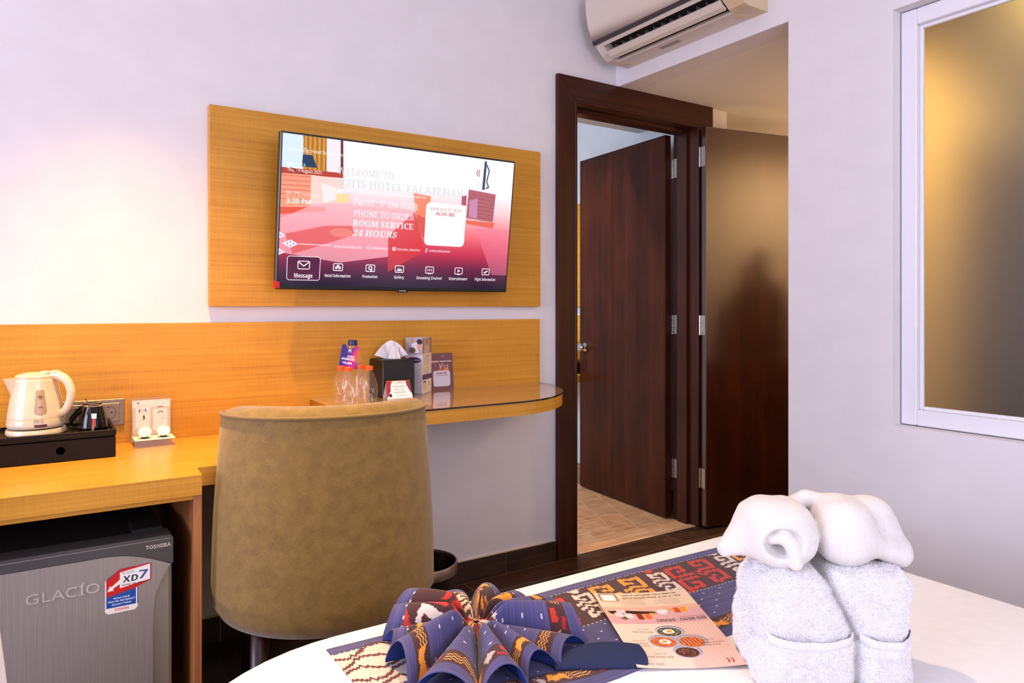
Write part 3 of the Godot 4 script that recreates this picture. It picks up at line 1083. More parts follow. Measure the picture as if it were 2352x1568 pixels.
func build_wall_panels() -> void:
	var a := part(self, "television_backboard", box(Vector3(0.461, 1.124, 0.001), Vector3(1.803, 1.792, 0.03), 0.0012), M.oak)
	tag(a, "large rectangular oak veneer panel mounted behind the television", "panel")
	var b := part(self, "backsplash_board", slab([Vector2(-0.618, 0.64), Vector2(0.84, 0.64), Vector2(0.84, 0.75), Vector2(1.808, 0.75), Vector2(1.808, 1.070), Vector2(-0.618, 1.070)], Vector3(0, 0, 0.0005), Vector3.RIGHT, Vector3.UP, 0.0175), M.oak)
	tag(b, "long low oak veneer panel on the wall above the counter and desk", "panel")


func build_counter() -> void:
	var top := thing("worktop", "oak worktop with a deeper step over the fridge and a glossy top", "worktop", Vector3.ZERO)
	var out := [Vector2(-0.617, -0.018), Vector2(-0.617, -0.605), Vector2(0.338, -0.605), Vector2(0.342, -0.512), Vector2(0.80, -0.512), Vector2(0.80, -0.018)]
	part(top, "board", slab(out, Vector3(0, 0.646, 0), Vector3.RIGHT, Vector3.FORWARD, COUNTER - 0.646), M.oak_top)
	var cab := thing("fridge_cabinet", "open oak cabinet under the worktop that houses the small fridge", "cabinet", Vector3.ZERO)
	part(cab, "side_panel", box(Vector3(0.321, 0, 0.02), Vector3(0.341, 0.646, 0.59), 0.001), M.oak_upright)
	part(cab, "side_panel", box(Vector3(-0.617, 0, 0.02), Vector3(-0.597, 0.646, 0.59), 0.001), M.oak_upright)
	part(cab, "top_panel", box(Vector3(-0.597, 0.632, 0.02), Vector3(0.321, 0.6455, 0.59), 0.001), M.oak)
	part(cab, "back_panel", box(Vector3(-0.597, 0.0, 0.012), Vector3(0.321, 0.632, 0.02), 0.0005), M.mahogany)  # darker than the oak sides, for the dark niche
	part(cab, "floor_panel", box(Vector3(-0.597, 0.0, 0.02), Vector3(0.321, 0.016, 0.58), 0.001), M.oak)

	var desk := thing("writing_desk", "wall-hung oak desk with a rounded end beside the door", "desk", Vector3.ZERO)
	var plan := func(grow: float) -> Array:
		var p := [Vector2(0.80 - grow, -0.0185), Vector2(0.80 - grow, -0.51 - grow), Vector2(1.0, -0.51 - grow), Vector2(1.2, -0.51 - grow)]
		for k in 25:
			var t := PI / 2 * (1.0 - k / 24.0)
			p.append(Vector2(1.352 + (0.448 + grow) * cos(t), minf(-0.0185, -(0.51 + grow) * sin(t))))
		return p
	part(desk, "top", slab(plan.call(0.0), Vector3(0, 0.748, 0), Vector3.RIGHT, Vector3.FORWARD, 0.0435, Rect2(0, 0, 1, 1), true), M.oak_top)
	part(desk, "side_panel", box(Vector3(0.80, 0.30, 0.0), Vector3(0.82, 0.748, 0.48), 0.001), M.oak)
	var glass := thing("glass_top", "clear glass sheet with a dark edge lying on the rounded desk", "glass top", Vector3.ZERO)
	var g: Array = plan.call(0.002)
	part(glass, "sheet", slab(g, Vector3(0, 0.792, 0), Vector3.RIGHT, Vector3.FORWARD, 0.005), M.glass_top)
	var st := begin(true)
	g = plan.call(0.0028)
	for i in range(1, g.size() - 1):
		var p: Vector2 = g[i]
		var q: Vector2 = g[i + 1]
		quad(st, Vector3(p.x, 0.7918, -p.y), Vector3(q.x, 0.7918, -q.y), Vector3(q.x, 0.7972, -q.y), Vector3(p.x, 0.7972, -p.y))
	part(glass, "edge", done(st), M.glass_edge)


func build_bed() -> void:
	var bed := thing("bed", "bed made up with a smooth white sheet over its rounded foot corner", "bed", Vector3(0.9, 0, 2.3))
	var org := Vector3(0.9, 0, 2.3)
	var ring := func(inset: float, y: float) -> Array:
		var out := []
		var lo := Vector2(0.09 + inset, 1.25 + inset)
		var hi := Vector2(1.675 - inset, 3.45 - inset)
		for c in [[Vector2(hi.x, lo.y), 0.16, -PI / 2], [Vector2(hi.x, hi.y), 0.12, 0.0], [Vector2(lo.x, hi.y), 0.12, PI / 2], [Vector2(lo.x, lo.y), 0.36, PI]]:
			var r: float = maxf(c[1] - inset, 0.02)
			var m: Vector2 = c[0] + Vector2(-r if c[0].x > 0.9 else r, -r if c[0].y > 2.3 else r)
			for k in 13:
				var q := m + Vector2.from_angle(c[2] + PI / 2 * k / 12) * r
				out.append(Vector3(q.x, y, q.y) - org)
		return out
	var st := begin(true)
	var rows := []
	for v in [[-0.012, 0.10], [-0.008, 0.28], [0.0, 0.44]]:
		rows.append(ring.call(v[0], v[1]))
	for k in 9:
		var a := PI / 2 * k / 8
		rows.append(ring.call(0.045 * (1 - cos(a)), BED - 0.045 + 0.045 * sin(a)))
	for i in rows.size() - 1:
		var n: int = rows[i].size()
		for k in n:
			var j := (k + 1) % n
			quad(st, rows[i][j], rows[i][k], rows[i + 1][k], rows[i + 1][j])
	var last: Array = rows[-1]
	var flat := PackedVector2Array()
	for p in last:
		flat.append(Vector2(p.x, p.z))
	var idx := Geometry2D.triangulate_polygon(flat)
	for i in range(0, idx.size(), 3):
		var a: Vector3 = last[idx[i]]
		var b: Vector3 = last[idx[i + 1]]
		var c: Vector3 = last[idx[i + 2]]
		if (b - a).cross(c - a).y < 0:
			tri(st, a, c, b)
		else:
			tri(st, a, b, c)
	part(bed, "sheet", done(st), M.linen)
	part(bed, "base", box(Vector3(0.13, 0.0, 1.36) - org, Vector3(1.64, 0.10, 3.42) - org, 0.01), M.leg_wood)


func build_chair() -> void:
	var c := thing("tub_chair", "mustard velvet tub chair with piped rounded back drawn up to the desk", "chair", Vector3(0.679, 0, 0.552), deg_to_rad(-10.0))
	# local: the back points to +z
	var half := deg_to_rad(97.0)
	var nu := 56
	var rows := []
	var uvs := []
	var outer_top := []
	for i in nu + 1:
		var t := -1.0 + 2.0 * i / nu
		var a := t * half
		var edge := 1.0 - absf(t)
		var lift := 0.0
		if edge < 0.22:
			lift = 0.12 * (1.0 - sqrt(maxf(0.0, 1.0 - pow((0.22 - edge) / 0.22, 2.0))))
		var y0 := 0.303 + lift
		var y1 := 0.855 - 0.012 * t * t
		var thick := 0.085
		var d := Vector3(sin(a), 0, cos(a))
		var ring := []
		var uv := []
		var rad := func(y: float, off: float) -> float: return 0.304 - 0.026 * clampf((y - 0.3) / 0.55, 0, 1) + 0.008 * sin(clampf((y - 0.25) / 0.6, 0, 1) * PI) + off - (0.02 if y < y0 + 0.02 else 0.0)
		var loop := []
		for k in 17:
			loop.append([lerpf(y0 + 0.0, y1 - 0.012, k / 16.0), 0.0])
		for k in range(1, 8):
			var b := PI * k / 8
			loop.append([y1 - 0.012 + sin(b) * (0.008 + 0.020 * (1.0 - pow(absf(t), 5.0))) * (1.0 if k > 1 else 0.55), -thick * (1 - cos(b)) / 2])
		for k in 9:
			loop.append([lerpf(y1 - 0.012, y0 + 0.0, k / 8.0), -thick])
		var j := 0
		for l in loop:
			var r: float = rad.call(l[0], l[1])
			ring.append(d * r + Vector3.UP * l[0])
			uv.append(Vector2(a * 0.29, -l[0] + l[1]))
			j += 1
		outer_top.append(d * (rad.call(y1 - 0.012, 0.0) + 0.001) + Vector3.UP * (y1 - 0.010))
		rows.append(ring)
		uvs.append(uv)
	var st := begin(true)
	for i in nu:
		var m: int = rows[i].size()
		for k in m:
			var j := (k + 1) % m
			quad(st, rows[i][k], rows[i + 1][k], rows[i + 1][j], rows[i][j], uvs[i][k], uvs[i + 1][k], uvs[i + 1][j], uvs[i][j])
	for e in [0, nu]:
		var mid := Vector3.ZERO
		for p in rows[e]:
			mid += p / rows[e].size()
		for k in rows[e].size():
			var j: int = (k + 1) % rows[e].size()
			if e == 0:
				tri(st, mid, rows[e][k], rows[e][j])
			else:
				tri(st, mid, rows[e][j], rows[e][k])
	part(c, "backrest", done(st), M.velvet)
	var pipe := outer_top.duplicate()
	part(c, "piping", tube(pipe, 0.0055, 8), M.velvet)
	part(c, "seat", lathe([Vector2(0, 0.28), Vector2(0.22, 0.28), Vector2(0.232, 0.30), Vector2(0.232, 0.42), Vector2(0.215, 0.445), Vector2(0.1, 0.455), Vector2(0, 0.455)], 36, Vector3(0, 0, 0.0)), M.velvet)
	for s in [[-1, -1], [1, -1], [1, 1], [-1, 1]]:
		part(c, "leg", tube([Vector3(s[0] * 0.19, 0.30, s[1] * 0.17), Vector3(s[0] * 0.205, 0.0, s[1] * 0.19)], [0.024, 0.017], 10), M.leg_wood)


func build_air_conditioner() -> void:
	var ac := thing("air_conditioner", "ivory split air conditioner with an open louvre mounted above the hall opening", "air conditioner", Vector3(XR, 2.222, 0.083))
	# profile: (distance from the wall, height); extruded along z
	var long := 0.762
	var prism := func(p: Array, z0: float, z1: float, smooth := false) -> Mesh:
		var q := []
		for v in p:
			q.append(Vector2(-v[0], v[1]))
		return slab(q, Vector3(0, 0, z0), Vector3.RIGHT, Vector3.UP, z1 - z0, Rect2(0, 0, 1, 1), smooth)
	# the casing is open where the louvre is: end blocks, a back part, a bottom lip and a top
	part(ac, "casing", prism.call([[0.0, 0.010], [0.090, 0.010], [0.10, 0.045], [0.16, 0.085], [0.20, 0.10], [0.225, 0.15], [0.23, 0.25], [0.20, 0.285], [0.0, 0.29]], 0.045, long - 0.075), M.ac_inside)
	part(ac, "end_cap", prism.call([[0.0, 0.0], [0.11, 0.0], [0.128, 0.004], [0.16, 0.028], [0.192, 0.062], [0.205, 0.082], [0.228, 0.15], [0.236, 0.245], [0.21, 0.285], [0.0, 0.29]], 0.0, 0.045), M.ac_shell)
	part(ac, "end_cap", prism.call([[0.0, 0.0], [0.11, 0.0], [0.128, 0.004], [0.16, 0.028], [0.192, 0.062], [0.205, 0.082], [0.228, 0.15], [0.236, 0.245], [0.21, 0.285], [0.0, 0.29]], long - 0.075, long), M.ac_yellow)
	part(ac, "bottom_lip", prism.call([[0.0, 0.0], [0.098, 0.0], [0.103, 0.004], [0.100, 0.016], [0.088, 0.018], [0.0, 0.012]], 0.045, long - 0.075), M.ac_shell)
	part(ac, "front_panel", prism.call([[0.203, 0.086], [0.226, 0.148], [0.236, 0.2], [0.238, 0.24], [0.222, 0.286], [0.242, 0.282], [0.250, 0.245], [0.246, 0.195], [0.236, 0.145], [0.210, 0.080]], -0.004, long + 0.004, true), M.ac_shell)
	part(ac, "accent_strip", prism.call([[0.196, 0.068], [0.204, 0.084], [0.211, 0.080], [0.203, 0.064]], -0.004, long + 0.004), M.ac_strip)
	part(ac, "front_lip", prism.call([[0.186, 0.060], [0.197, 0.067], [0.203, 0.063], [0.190, 0.052]], 0.045, long - 0.075), M.ac_shell)
	part(ac, "louvre", prism.call([[0.134, 0.010], [0.150, 0.019], [0.168, 0.035], [0.171, 0.030], [0.154, 0.011], [0.136, 0.003]], 0.05, long - 0.08), M.ac_shell)
	for k in 13:
		part(ac, "vane", box(Vector3(-0.15, 0.02, 0.08 + k * 0.047), Vector3(-0.10, 0.06, 0.082 + k * 0.047), 0.0004), M.ac_grey)
	for s in [0.05, long - 0.085]:
		part(ac, "drain_cover", lathe([Vector2(0.0, -0.0012), Vector2(0.024, -0.0012), Vector2(0.026, 0.0)], 24, Vector3(-0.05, 0.0, s + 0.0)), M.ac_yellow)
	part(ac, "rating_label", box(Vector3(-0.075, -0.0006, 0.27), Vector3(-0.05, 0.0004, 0.38), 0.0), M.mark_grey)
	part(ac, "hand_mark", box(Vector3(-0.222, 0.155, long - 0.06), Vector3(-0.2205, 0.165, long - 0.03), 0.0), M.mark)


# ---------------------------------------------------------------- television

func build_television() -> void:
	var tv := thing("television", "wall-mounted flat television showing a pink hotel welcome screen", "television", Vector3(1.1095, 1.181, 0.12))
	tv.rotation.x = deg_to_rad(7.5)
	part(tv, "housing", box(Vector3(-0.4595, 0, -0.028), Vector3(0.4595, 0.5215, 0.0), 0.003), M.tv_frame)
	part(tv, "rear_box", box(Vector3(-0.33, 0.06, -0.05), Vector3(0.33, 0.40, -0.027), 0.006), M.tv_frame)
	part(tv, "wall_bracket", box(Vector3(-0.12, 0.16, -0.100), Vector3(0.12, 0.30, -0.049), 0.003), M.black)
	var c := welcome_screen()
	var m := StandardMaterial3D.new()
	m.albedo_color = Color(0.01, 0.01, 0.01)
	m.roughness = 0.12
	m.emission_enabled = true
	m.emission = Color.WHITE
	m.emission_operator = BaseMaterial3D.EMISSION_OP_MULTIPLY
	m.emission_texture = ImageTexture.create_from_image(c.im)
	m.emission_energy_multiplier = 1.05
	m.texture_repeat = false
	var st := begin()
	quad(st, Vector3(-0.4525, 0.013, 0.0006), Vector3(0.4525, 0.013, 0.0006), Vector3(0.4525, 0.515, 0.0006), Vector3(-0.4525, 0.515, 0.0006))
	part(tv, "screen", done(st), m)
	part(tv, "maker_badge", box(Vector3(-0.02, -0.005, -0.012), Vector3(0.025, 0.006, 0.002), 0.001), M.tv_frame)
	var b := letters("SAMSUNG", 0.0042, 0.0006)
	part(tv, "badge_lettering", b, M.silver_mark, Transform3D(Basis.IDENTITY, Vector3(0.0025, 0.0008, 0.0024)))
	var r := part(tv, "corner_sticker", box(Vector3(-0.462, 0.004, -0.02), Vector3(-0.446, 0.026, 0.0012), 0.0004), mat(Color(0.75, 0.06, 0.04), 0.5))
	r.set_meta("label", "small red sticker on the lower corner of the frame")


func welcome_screen() -> Canvas:
	var c := Canvas.new(1280, 720, Color.WHITE)
	c.fade(0, 720, [[0.0, Color(0.99, 1, 1)], [0.28, Color(0.99, 0.97, 0.98)], [0.42, Color(1.0, 0.80, 0.83)], [0.60, Color(0.98, 0.45, 0.50)], [0.74, Color(0.80, 0.20, 0.33)], [0.86, Color(0.42, 0.12, 0.27)], [1.0, Color(0.10, 0.06, 0.16)]])
	var P := func(a: Array) -> Array: return a.map(func(v): return Vector2(v[0], v[1]))
	# bedroom picture behind the menu
	c.poly(P.call([[0, 0], [95, 0], [90, 150], [0, 160]]), Color(0.86, 0.93, 1.0))
	c.poly(P.call([[95, 0], [207, 0], [214, 174], [100, 165]]), Color(0.70, 0.45, 0.12))
	for k in 5:
		c.poly(P.call([[102 + k * 22, 0], [112 + k * 22, 0], [116 + k * 22, 168], [106 + k * 22, 168]]), Color(0.85, 0.60, 0.25))
	c.poly(P.call([[207, 0], [276, 0], [283, 160], [214, 172]]), Color(0.97, 0.92, 0.95))
	c.poly(P.call([[276, 0], [289, 0], [297, 162], [283, 160]]), Color(0.45, 0.18, 0.16))
	c.poly(P.call([[0, 158], [297, 158], [297, 182], [0, 186]]), Color(0.72, 0.25, 0.18))
	c.poly(P.call([[0, 186], [140, 182], [140, 330], [0, 345]]), Color(0.98, 0.62, 0.50))
	for k in 6:
		c.line(Vector2(0, 196 + k * 22), Vector2(140, 192 + k * 22), 3, Color(0.88, 0.36, 0.28))
	c.poly(P.call([[96, 89], [142, 89], [166, 146], [93, 146]]), Color(0.09, 0.22, 0.38))
	c.path(P.call([[120, 89], [112, 60], [96, 60], [92, 92]]), 4, Color(0.75, 0.85, 0.95))
	c.line(Vector2(40, 158), Vector2(100, 180), 5, Color(0.35, 0.15, 0.15))
	c.poly(P.call([[140, 182], [300, 186], [300, 300], [140, 320]]), Color(1.0, 0.84, 0.80))
	c.poly(P.call([[189, 215], [291, 238], [321, 263], [204, 312]]), Color(1.0, 0.93, 0.93))
	c.poly(P.call([[265, 262], [325, 256], [332, 296], [272, 306]]), Color(0.98, 0.86, 0.62))
	c.poly(P.call([[0, 345], [210, 330], [215, 350], [0, 380]]), Color(0.93, 0.35, 0.25))
	c.poly(P.call([[4, 397], [160, 321], [484, 289], [687, 315], [548, 453], [556, 560], [300, 600], [0, 560]]), Color(1.0, 0.72, 0.76, 0.75))
	c.poly(P.call([[25, 471], [220, 421], [352, 413], [371, 457], [66, 566]]), Color(0.90, 0.36, 0.36, 0.8))
	c.ell(300, 450, 60, 22, Color(0.95, 0.55, 0.5, 0.8))
	c.poly(P.call([[548, 453], [690, 320], [720, 420], [760, 520], [556, 640]]), Color(0.86, 0.22, 0.24, 0.75))
	c.poly(P.call([[676, 221], [775, 230], [775, 344], [760, 420], [720, 430], [694, 320]]), Color(0.98, 0.50, 0.36, 0.85))
	c.poly(P.call([[700, 330], [790, 360], [780, 450], [700, 440]]), Color(0.85, 0.30, 0.30, 0.7))
	c.poly(P.call([[1001, 173], [1174, 186], [1166, 343], [996, 329]]), Color(0.72, 0.40, 0.45))
	for k in 7:
		c.line(Vector2(1002, 196 + k * 20), Vector2(1170, 206 + k * 20), 3, Color(0.60, 0.28, 0.34))
	c.poly(P.call([[997, 342], [1180, 345], [1168, 378], [998, 362]]), Color(0.93, 0.42, 0.36))
	c.poly(P.call([[1033, 9], [1090, 9], [1084, 166], [1025, 162]]), Color(0.96, 0.96, 0.99))
	c.poly(P.call([[1090, 9], [1104, 12], [1100, 168], [1084, 166]]), Color(0.18, 0.28, 0.38))
	c.path(P.call([[1050, 60], [1046, 80], [1050, 98]]), 5, Color(0.75, 0.35, 0.45))
	c.path(P.call([[1062, 60], [1058, 80], [1062, 98]]), 5, Color(0.75, 0.35, 0.45))
	c.path(P.call([[1104, 30], [1122, 60], [1110, 120], [1124, 150], [1106, 160]]), 7, Color(0.20, 0.22, 0.25))
	c.poly(P.call([[1010, 235], [1060, 215], [1064, 330], [1012, 320]]), Color(0.80, 0.55, 0.70))
	c.poly(P.call([[960, 215], [990, 205], [992, 262], [962, 262]]), Color(0.70, 0.35, 0.45))
	c.poly(P.call([[1060, 380], [1280, 380], [1280, 640], [1180, 640]]), Color(0.95, 0.50, 0.62, 0.55))
	# lettering
	var W := Color(1, 1, 1)
	var soft := Color(0.84, 0.83, 0.87)
	c.text("Welcome to Hotel Sotis Falatehan", 24, 78, 22, W, "Droid Sans", false, 0.0, 300)
	c.text("WELCOME TO", 263, 164, 50, soft, "Droid Serif", false, 0.0, 300)
	c.text("SOTIS HOTEL FALATEHAN", 263, 220, 52, soft, "Droid Serif", false, 0.0, 705)
	c.text("Thank you for choosing us. We wish you a pleasant and memorable stay", 268, 246, 18, W, "Droid Sans", false, 0.0, 482, 0.2)
	c.text("PRESS “3” ON YOUR", 354, 308, 42, W, "Droid Serif", false, 0.0, 352)
	c.text("PHONE TO ORDER", 357, 364, 42, W, "Droid Serif", false, 0.0, 330)
	c.text("ROOM SERVICE", 356, 412, 42, W, "Droid Serif", true, 0.0, 330)
	c.text("24 HOURS", 355, 462, 44, W, "Droid Serif", true, 0.0, 240, 0.2)
	c.text("Jayapura", 24, 144, 22, W)
	c.text("Thu, 14 August 2025", 24, 174, 22, W, "Droid Sans", false, 0.0, 168)
	c.text("31.1°C", 23, 286, 26, W, "Droid Sans", false, 0.0, 72)
	c.text("Partly Cloudy", 100, 284, 15, W)
	c.text("3:20 PM", 25, 324, 32, W, "Droid Sans", true, 0.0, 120)
	c.rrect(752, 262, 240, 228, 26, W)
	c.text("ROOM SERVICE MENU", 870, 302, 22, Color(0.75, 0.45, 0.50), "Droid Serif", false, 0.5, 195, 0.15)
	c.text("SCAN ME", 868, 328, 26, Color(0.85, 0.25, 0.25), "Droid Serif", true, 0.5, 115, 0.15)
	c.line(Vector2(94, 517), Vector2(252, 517), 3, W)
	for k in [[-8, 478], [-8, 558], [53, 517]]:
		var q := Vector2(k[0], k[1])
		c.poly([q + Vector2(-38, 0), q + Vector2(0, -20), q + Vector2(38, 0), q + Vector2(0, 20)], Color(0.97, 0.93, 0.96))
		for j in 4:
			c.ell(q.x + [-14, 14, 0, 0][j], q.y + [0, 0, -8, 8][j], 3.5, 3, Color(0.55, 0.25, 0.5))
	c.text("www.sotishotels.com", 263, 526, 19, W, "Droid Sans", false, 0.0, 148)
	for k in [[433, "sotisfalatehan", 92], [574, "themaleo_falatehan", 134]]:
		c.frame(k[0], 508, 20, 20, 6, 3, W, Color(0.83, 0.24, 0.36))
		c.ell(k[0] + 10, 518, 5, 5, W)
		c.ell(k[0] + 10, 518, 2.6, 2.6, Color(0.83, 0.24, 0.36))
		c.text(k[1], k[0] + 25, 525, 18, W, "Droid Sans", false, 0.0, k[2])
	c.path([Vector2(768, 508), Vector2(768, 526), Vector2(761, 527)], 4, W)
	c.line(Vector2(768, 509), Vector2(776, 514), 4, W)
	c.text("sotishotelfalatehan", 782, 525, 18, W, "Droid Sans", false, 0.0, 128)
	var low := Color(0.34, 0.10, 0.25)
	c.frame(40, 575, 162, 118, 14, 3, W, low)
	c.frame(91, 597, 60, 42, 7, 4, W, low)
	c.path([Vector2(94, 602), Vector2(121, 623), Vector2(148, 602)], 5, W)
	c.text("Message", 121, 680, 28, W, "Droid Sans", true, 0.5, 92)
	var names := ["Hotel Information", "Promotion", "Gallery", "Streaming Channel", "Entertainment", "Flight Information"]
	var at := [291, 460, 620, 794, 970, 1142]
	var wide := [134, 84, 58, 152, 116, 136]
	for k in 6:
		c.frame(at[k] - 25, 604, 50, 38, 6, 4, W, Color(0.40, 0.12, 0.28))
		var o := Vector2(at[k], 623)
		if k == 0:
			c.rect(o.x - 14, o.y - 3, 28, 12, W)
			c.rect(o.x - 6, o.y - 11, 12, 10, W)
			c.rect(o.x - 3, o.y + 2, 6, 7, Color(0.40, 0.12, 0.28))
		elif k == 1:
			c.ell(o.x, o.y - 1, 11, 11, W)
			c.ell(o.x, o.y - 1, 6, 6, Color(0.40, 0.12, 0.28))
			c.rect(o.x + 2, o.y + 8, 9, 6, W)
		elif k == 2:
			c.poly([o + Vector2(-16, 10), o + Vector2(-5, -7), o + Vector2(2, 3), o + Vector2(7, -4), o + Vector2(16, 10)], W)
		elif k == 3:
			c.ell(o.x, o.y, 4, 4, W)
			c.path([o + Vector2(-9, -7), o + Vector2(-13, 0), o + Vector2(-9, 7)], 3, W)
			c.path([o + Vector2(9, -7), o + Vector2(13, 0), o + Vector2(9, 7)], 3, W)
			c.rect(o.x - 8, o.y + 18, 16, 4, W)
		elif k == 4:
			c.poly([o + Vector2(-6, -9), o + Vector2(10, 0), o + Vector2(-6, 9)], W)
			c.rect(o.x - 8, o.y + 18, 16, 4, W)
		else:
			c.poly([o + Vector2(-14, 4), o + Vector2(12, -9), o + Vector2(15, -5), o + Vector2(3, 4), o + Vector2(1, 11), o + Vector2(-3, 11), o + Vector2(-4, 5), o + Vector2(-13, 8)], W)
		c.text(names[k], at[k], 674, 21, W, "Droid Sans", true, 0.5, wide[k])
	return c


# ---------------------------------------------------------------- fridge

func build_fridge() -> void:
	var z := 0.572
	var f := thing("mini_fridge", "small silver fridge with a dark top rail under the oak worktop", "fridge", Vector3(0.028, 0.016, 0.0))
	var o := Vector3(0.028, 0.016, 0.0)
	part(f, "body", box(Vector3(-0.215, 0.02, 0.07) - o, Vector3(0.268, 0.540, 0.505) - o, 0.006), M.charcoal)
	part(f, "top_rim", box(Vector3(0.19, 0.540, 0.40) - o, Vector3(0.262, 0.552, 0.50) - o, 0.003), M.charcoal)
	part(f, "foot", box(Vector3(-0.19, 0.016, 0.10) - o, Vector3(0.245, 0.022, 0.48) - o, 0.002), M.black)
	part(f, "door", box(Vector3(-0.22, 0.03, 0.51) - o, Vector3(0.275, 0.530, z - 0.012) - o, 0.008), M.brushed)
	# raised front skin with its swept edge
	var edge := [Vector2(-0.215, 0.036), Vector2(0.229, 0.036), Vector2(0.230, 0.30), Vector2(0.231, 0.37), Vector2(0.236, 0.405), Vector2(0.246, 0.432), Vector2(0.259, 0.455), Vector2(0.270, 0.474), Vector2(0.255, 0.482), Vector2(0.225, 0.495), Vector2(0.195, 0.506), Vector2(0.165, 0.513), Vector2(0.13, 0.5165), Vector2(0.08, 0.5165), Vector2(-0.215, 0.5165)]
	part(f, "door_skin", slab(edge, Vector3(0, 0, z - 0.0125) - o, Vector3.RIGHT, Vector3.UP, 0.0125, Rect2(0, 0, 1, 1), true), M.brushed)
	var cap := [Vector2(-0.221, 0.518), Vector2(0.08, 0.518), Vector2(0.13, 0.518), Vector2(0.165, 0.5145), Vector2(0.195, 0.5075), Vector2(0.225, 0.4965), Vector2(0.255, 0.4835), Vector2(0.276, 0.476), Vector2(0.276, 0.540), Vector2(0.270, 0.548), Vector2(-0.221, 0.548)]
	part(f, "top_rail", slab(cap, Vector3(0, 0, 0.508) - o, Vector3.RIGHT, Vector3.UP, z + 0.001 - 0.508, Rect2(0, 0, 1, 1)), M.fridge_cap)
	part(f, "rail_line", box(Vector3(-0.22, 0.5385, z + 0.0005) - o, Vector3(0.268, 0.540, z + 0.0018) - o, 0.0), M.mark_grey)
	var sp := letters("GLACÍO", 0.021, 0.003, false, false)
	part(f, "embossed_lettering", sp, M.emboss, Transform3D(Basis.IDENTITY.scaled(Vector3(1.5, 1, 1)), Vector3(0.041, 0.447, z + 0.0006) - o))
	part(f, "maker_lettering", letters("TOSHIBA", 0.0092, 0.0006), M.silver_mark, Transform3D(Basis.IDENTITY.scaled(Vector3(1.05, 1, 1)), Vector3(0.242, 0.524, z + 0.0014) - o))
	# sticker
	var c := Canvas.new(480, 480, Color(0.93, 0.92, 0.90))
	c.fade(0, 480, [[0.0, Color(0.10, 0.22, 0.55)], [0.6, Color(0.06, 0.30, 0.62)], [1.0, Color(0.02, 0.25, 0.60)]])
	c.rect(0, 418, 480, 62, Color(0.93, 0.91, 0.88))
	c.rect(0, 0, 12, 480, Color(0.93, 0.91, 0.88))
	c.rect(318, 0, 12, 480, Color(0.93, 0.91, 0.88))
	for k in [["Hemat Listrik", 330], ["Silver Ion Anti Bakteri*", 362], ["Garansi 5 Tahun", 396]]:
		c.text(k[0], 168, k[1], 26, Color(0.92, 0.94, 0.97), "Droid Sans", true, 0.5, 0.0 if k[1] != 362 else 280.0, 0.2)
	c.text("TOSHIBA", 170, 458, 36, Color(0.80, 0.16, 0.10), "Droid Sans", true, 0.5)
	c.poly([Vector2(10, 120), Vector2(150, 18), Vector2(476, 0), Vector2(476, 190), Vector2(330, 240), Vector2(20, 300)], Color(0.78, 0.05, 0.05))
	c.poly([Vector2(150, 52), Vector2(468, 10), Vector2(468, 178), Vector2(150, 222), Vector2(150, 176), Vector2(78, 216), Vector2(92, 234), Vector2(22, 238), Vector2(52, 178), Vector2(64, 194), Vector2(150, 128)], Color(0.94, 0.93, 0.91))
	c.text("GLACÍO", 172, 74, 26, Color(0.30, 0.30, 0.34), "Droid Sans", false, 0.0, 130)
	c.text("XD", 178, 168, 96, Color(0.14, 0.17, 0.28), "Droid Sans", true, 0.0, 165, 0.12)
	c.text("7", 335, 156, 128, Color(0.13, 0.30, 0.55), "Droid Sans", true, 0.0, 105, 0.16)
	c.text("EXTRA DALAM 7CM", 172, 204, 25, Color(0.10, 0.10, 0.12), "Droid Sans", true, 0.0, 285)
	var shape := [Vector2(0.0, 0.006), Vector2(0.006, 0.0), Vector2(0.064, 0.0), Vector2(0.070, 0.006), Vector2(0.070, 0.056), Vector2(0.1, 0.066), Vector2(0.1, 0.108), Vector2(0.032, 0.105), Vector2(0.004, 0.085), Vector2(0.0, 0.08)]
	part(f, "sticker", slab(shape, Vector3(0.126, 0.378, z) - o, Vector3.RIGHT, Vector3.UP, 0.0006, Rect2(0, 0, 0.1, 0.108)), print_mat(c, 0.3))


# ---------------------------------------------------------------- things on the counter

# a patch of a turned body: radius from a profile, between heights and azimuths (0 = +z, towards +x)
func patch(prof: Callable, y0: float, y1: float, a0: float, a1: float, lift: float, narrow := 0.0) -> ArrayMesh:
	var rows := []
	var uvs := []
	for i in 15:
		var t := i / 14.0
		var y := lerpf(y0, y1, t)
		var row := []
		var uv := []
		var shrink := 1.0 - narrow * t
		if t < 0.2:
			shrink *= sqrt(maxf(0.0, 1.0 - pow((0.2 - t) / 0.2, 2.0)))
		for k in 13:
			var a := lerpf(-1, 1, k / 12.0) * (a1 - a0) / 2 * shrink + (a0 + a1) / 2
			var r: float = prof.call(y) + lift
			row.append(Vector3(sin(a) * r, y, cos(a) * r))
			uv.append(Vector2(k / 12.0, 1 - t))
		rows.append(row)
		uvs.append(uv)
	return sheet(rows, uvs)


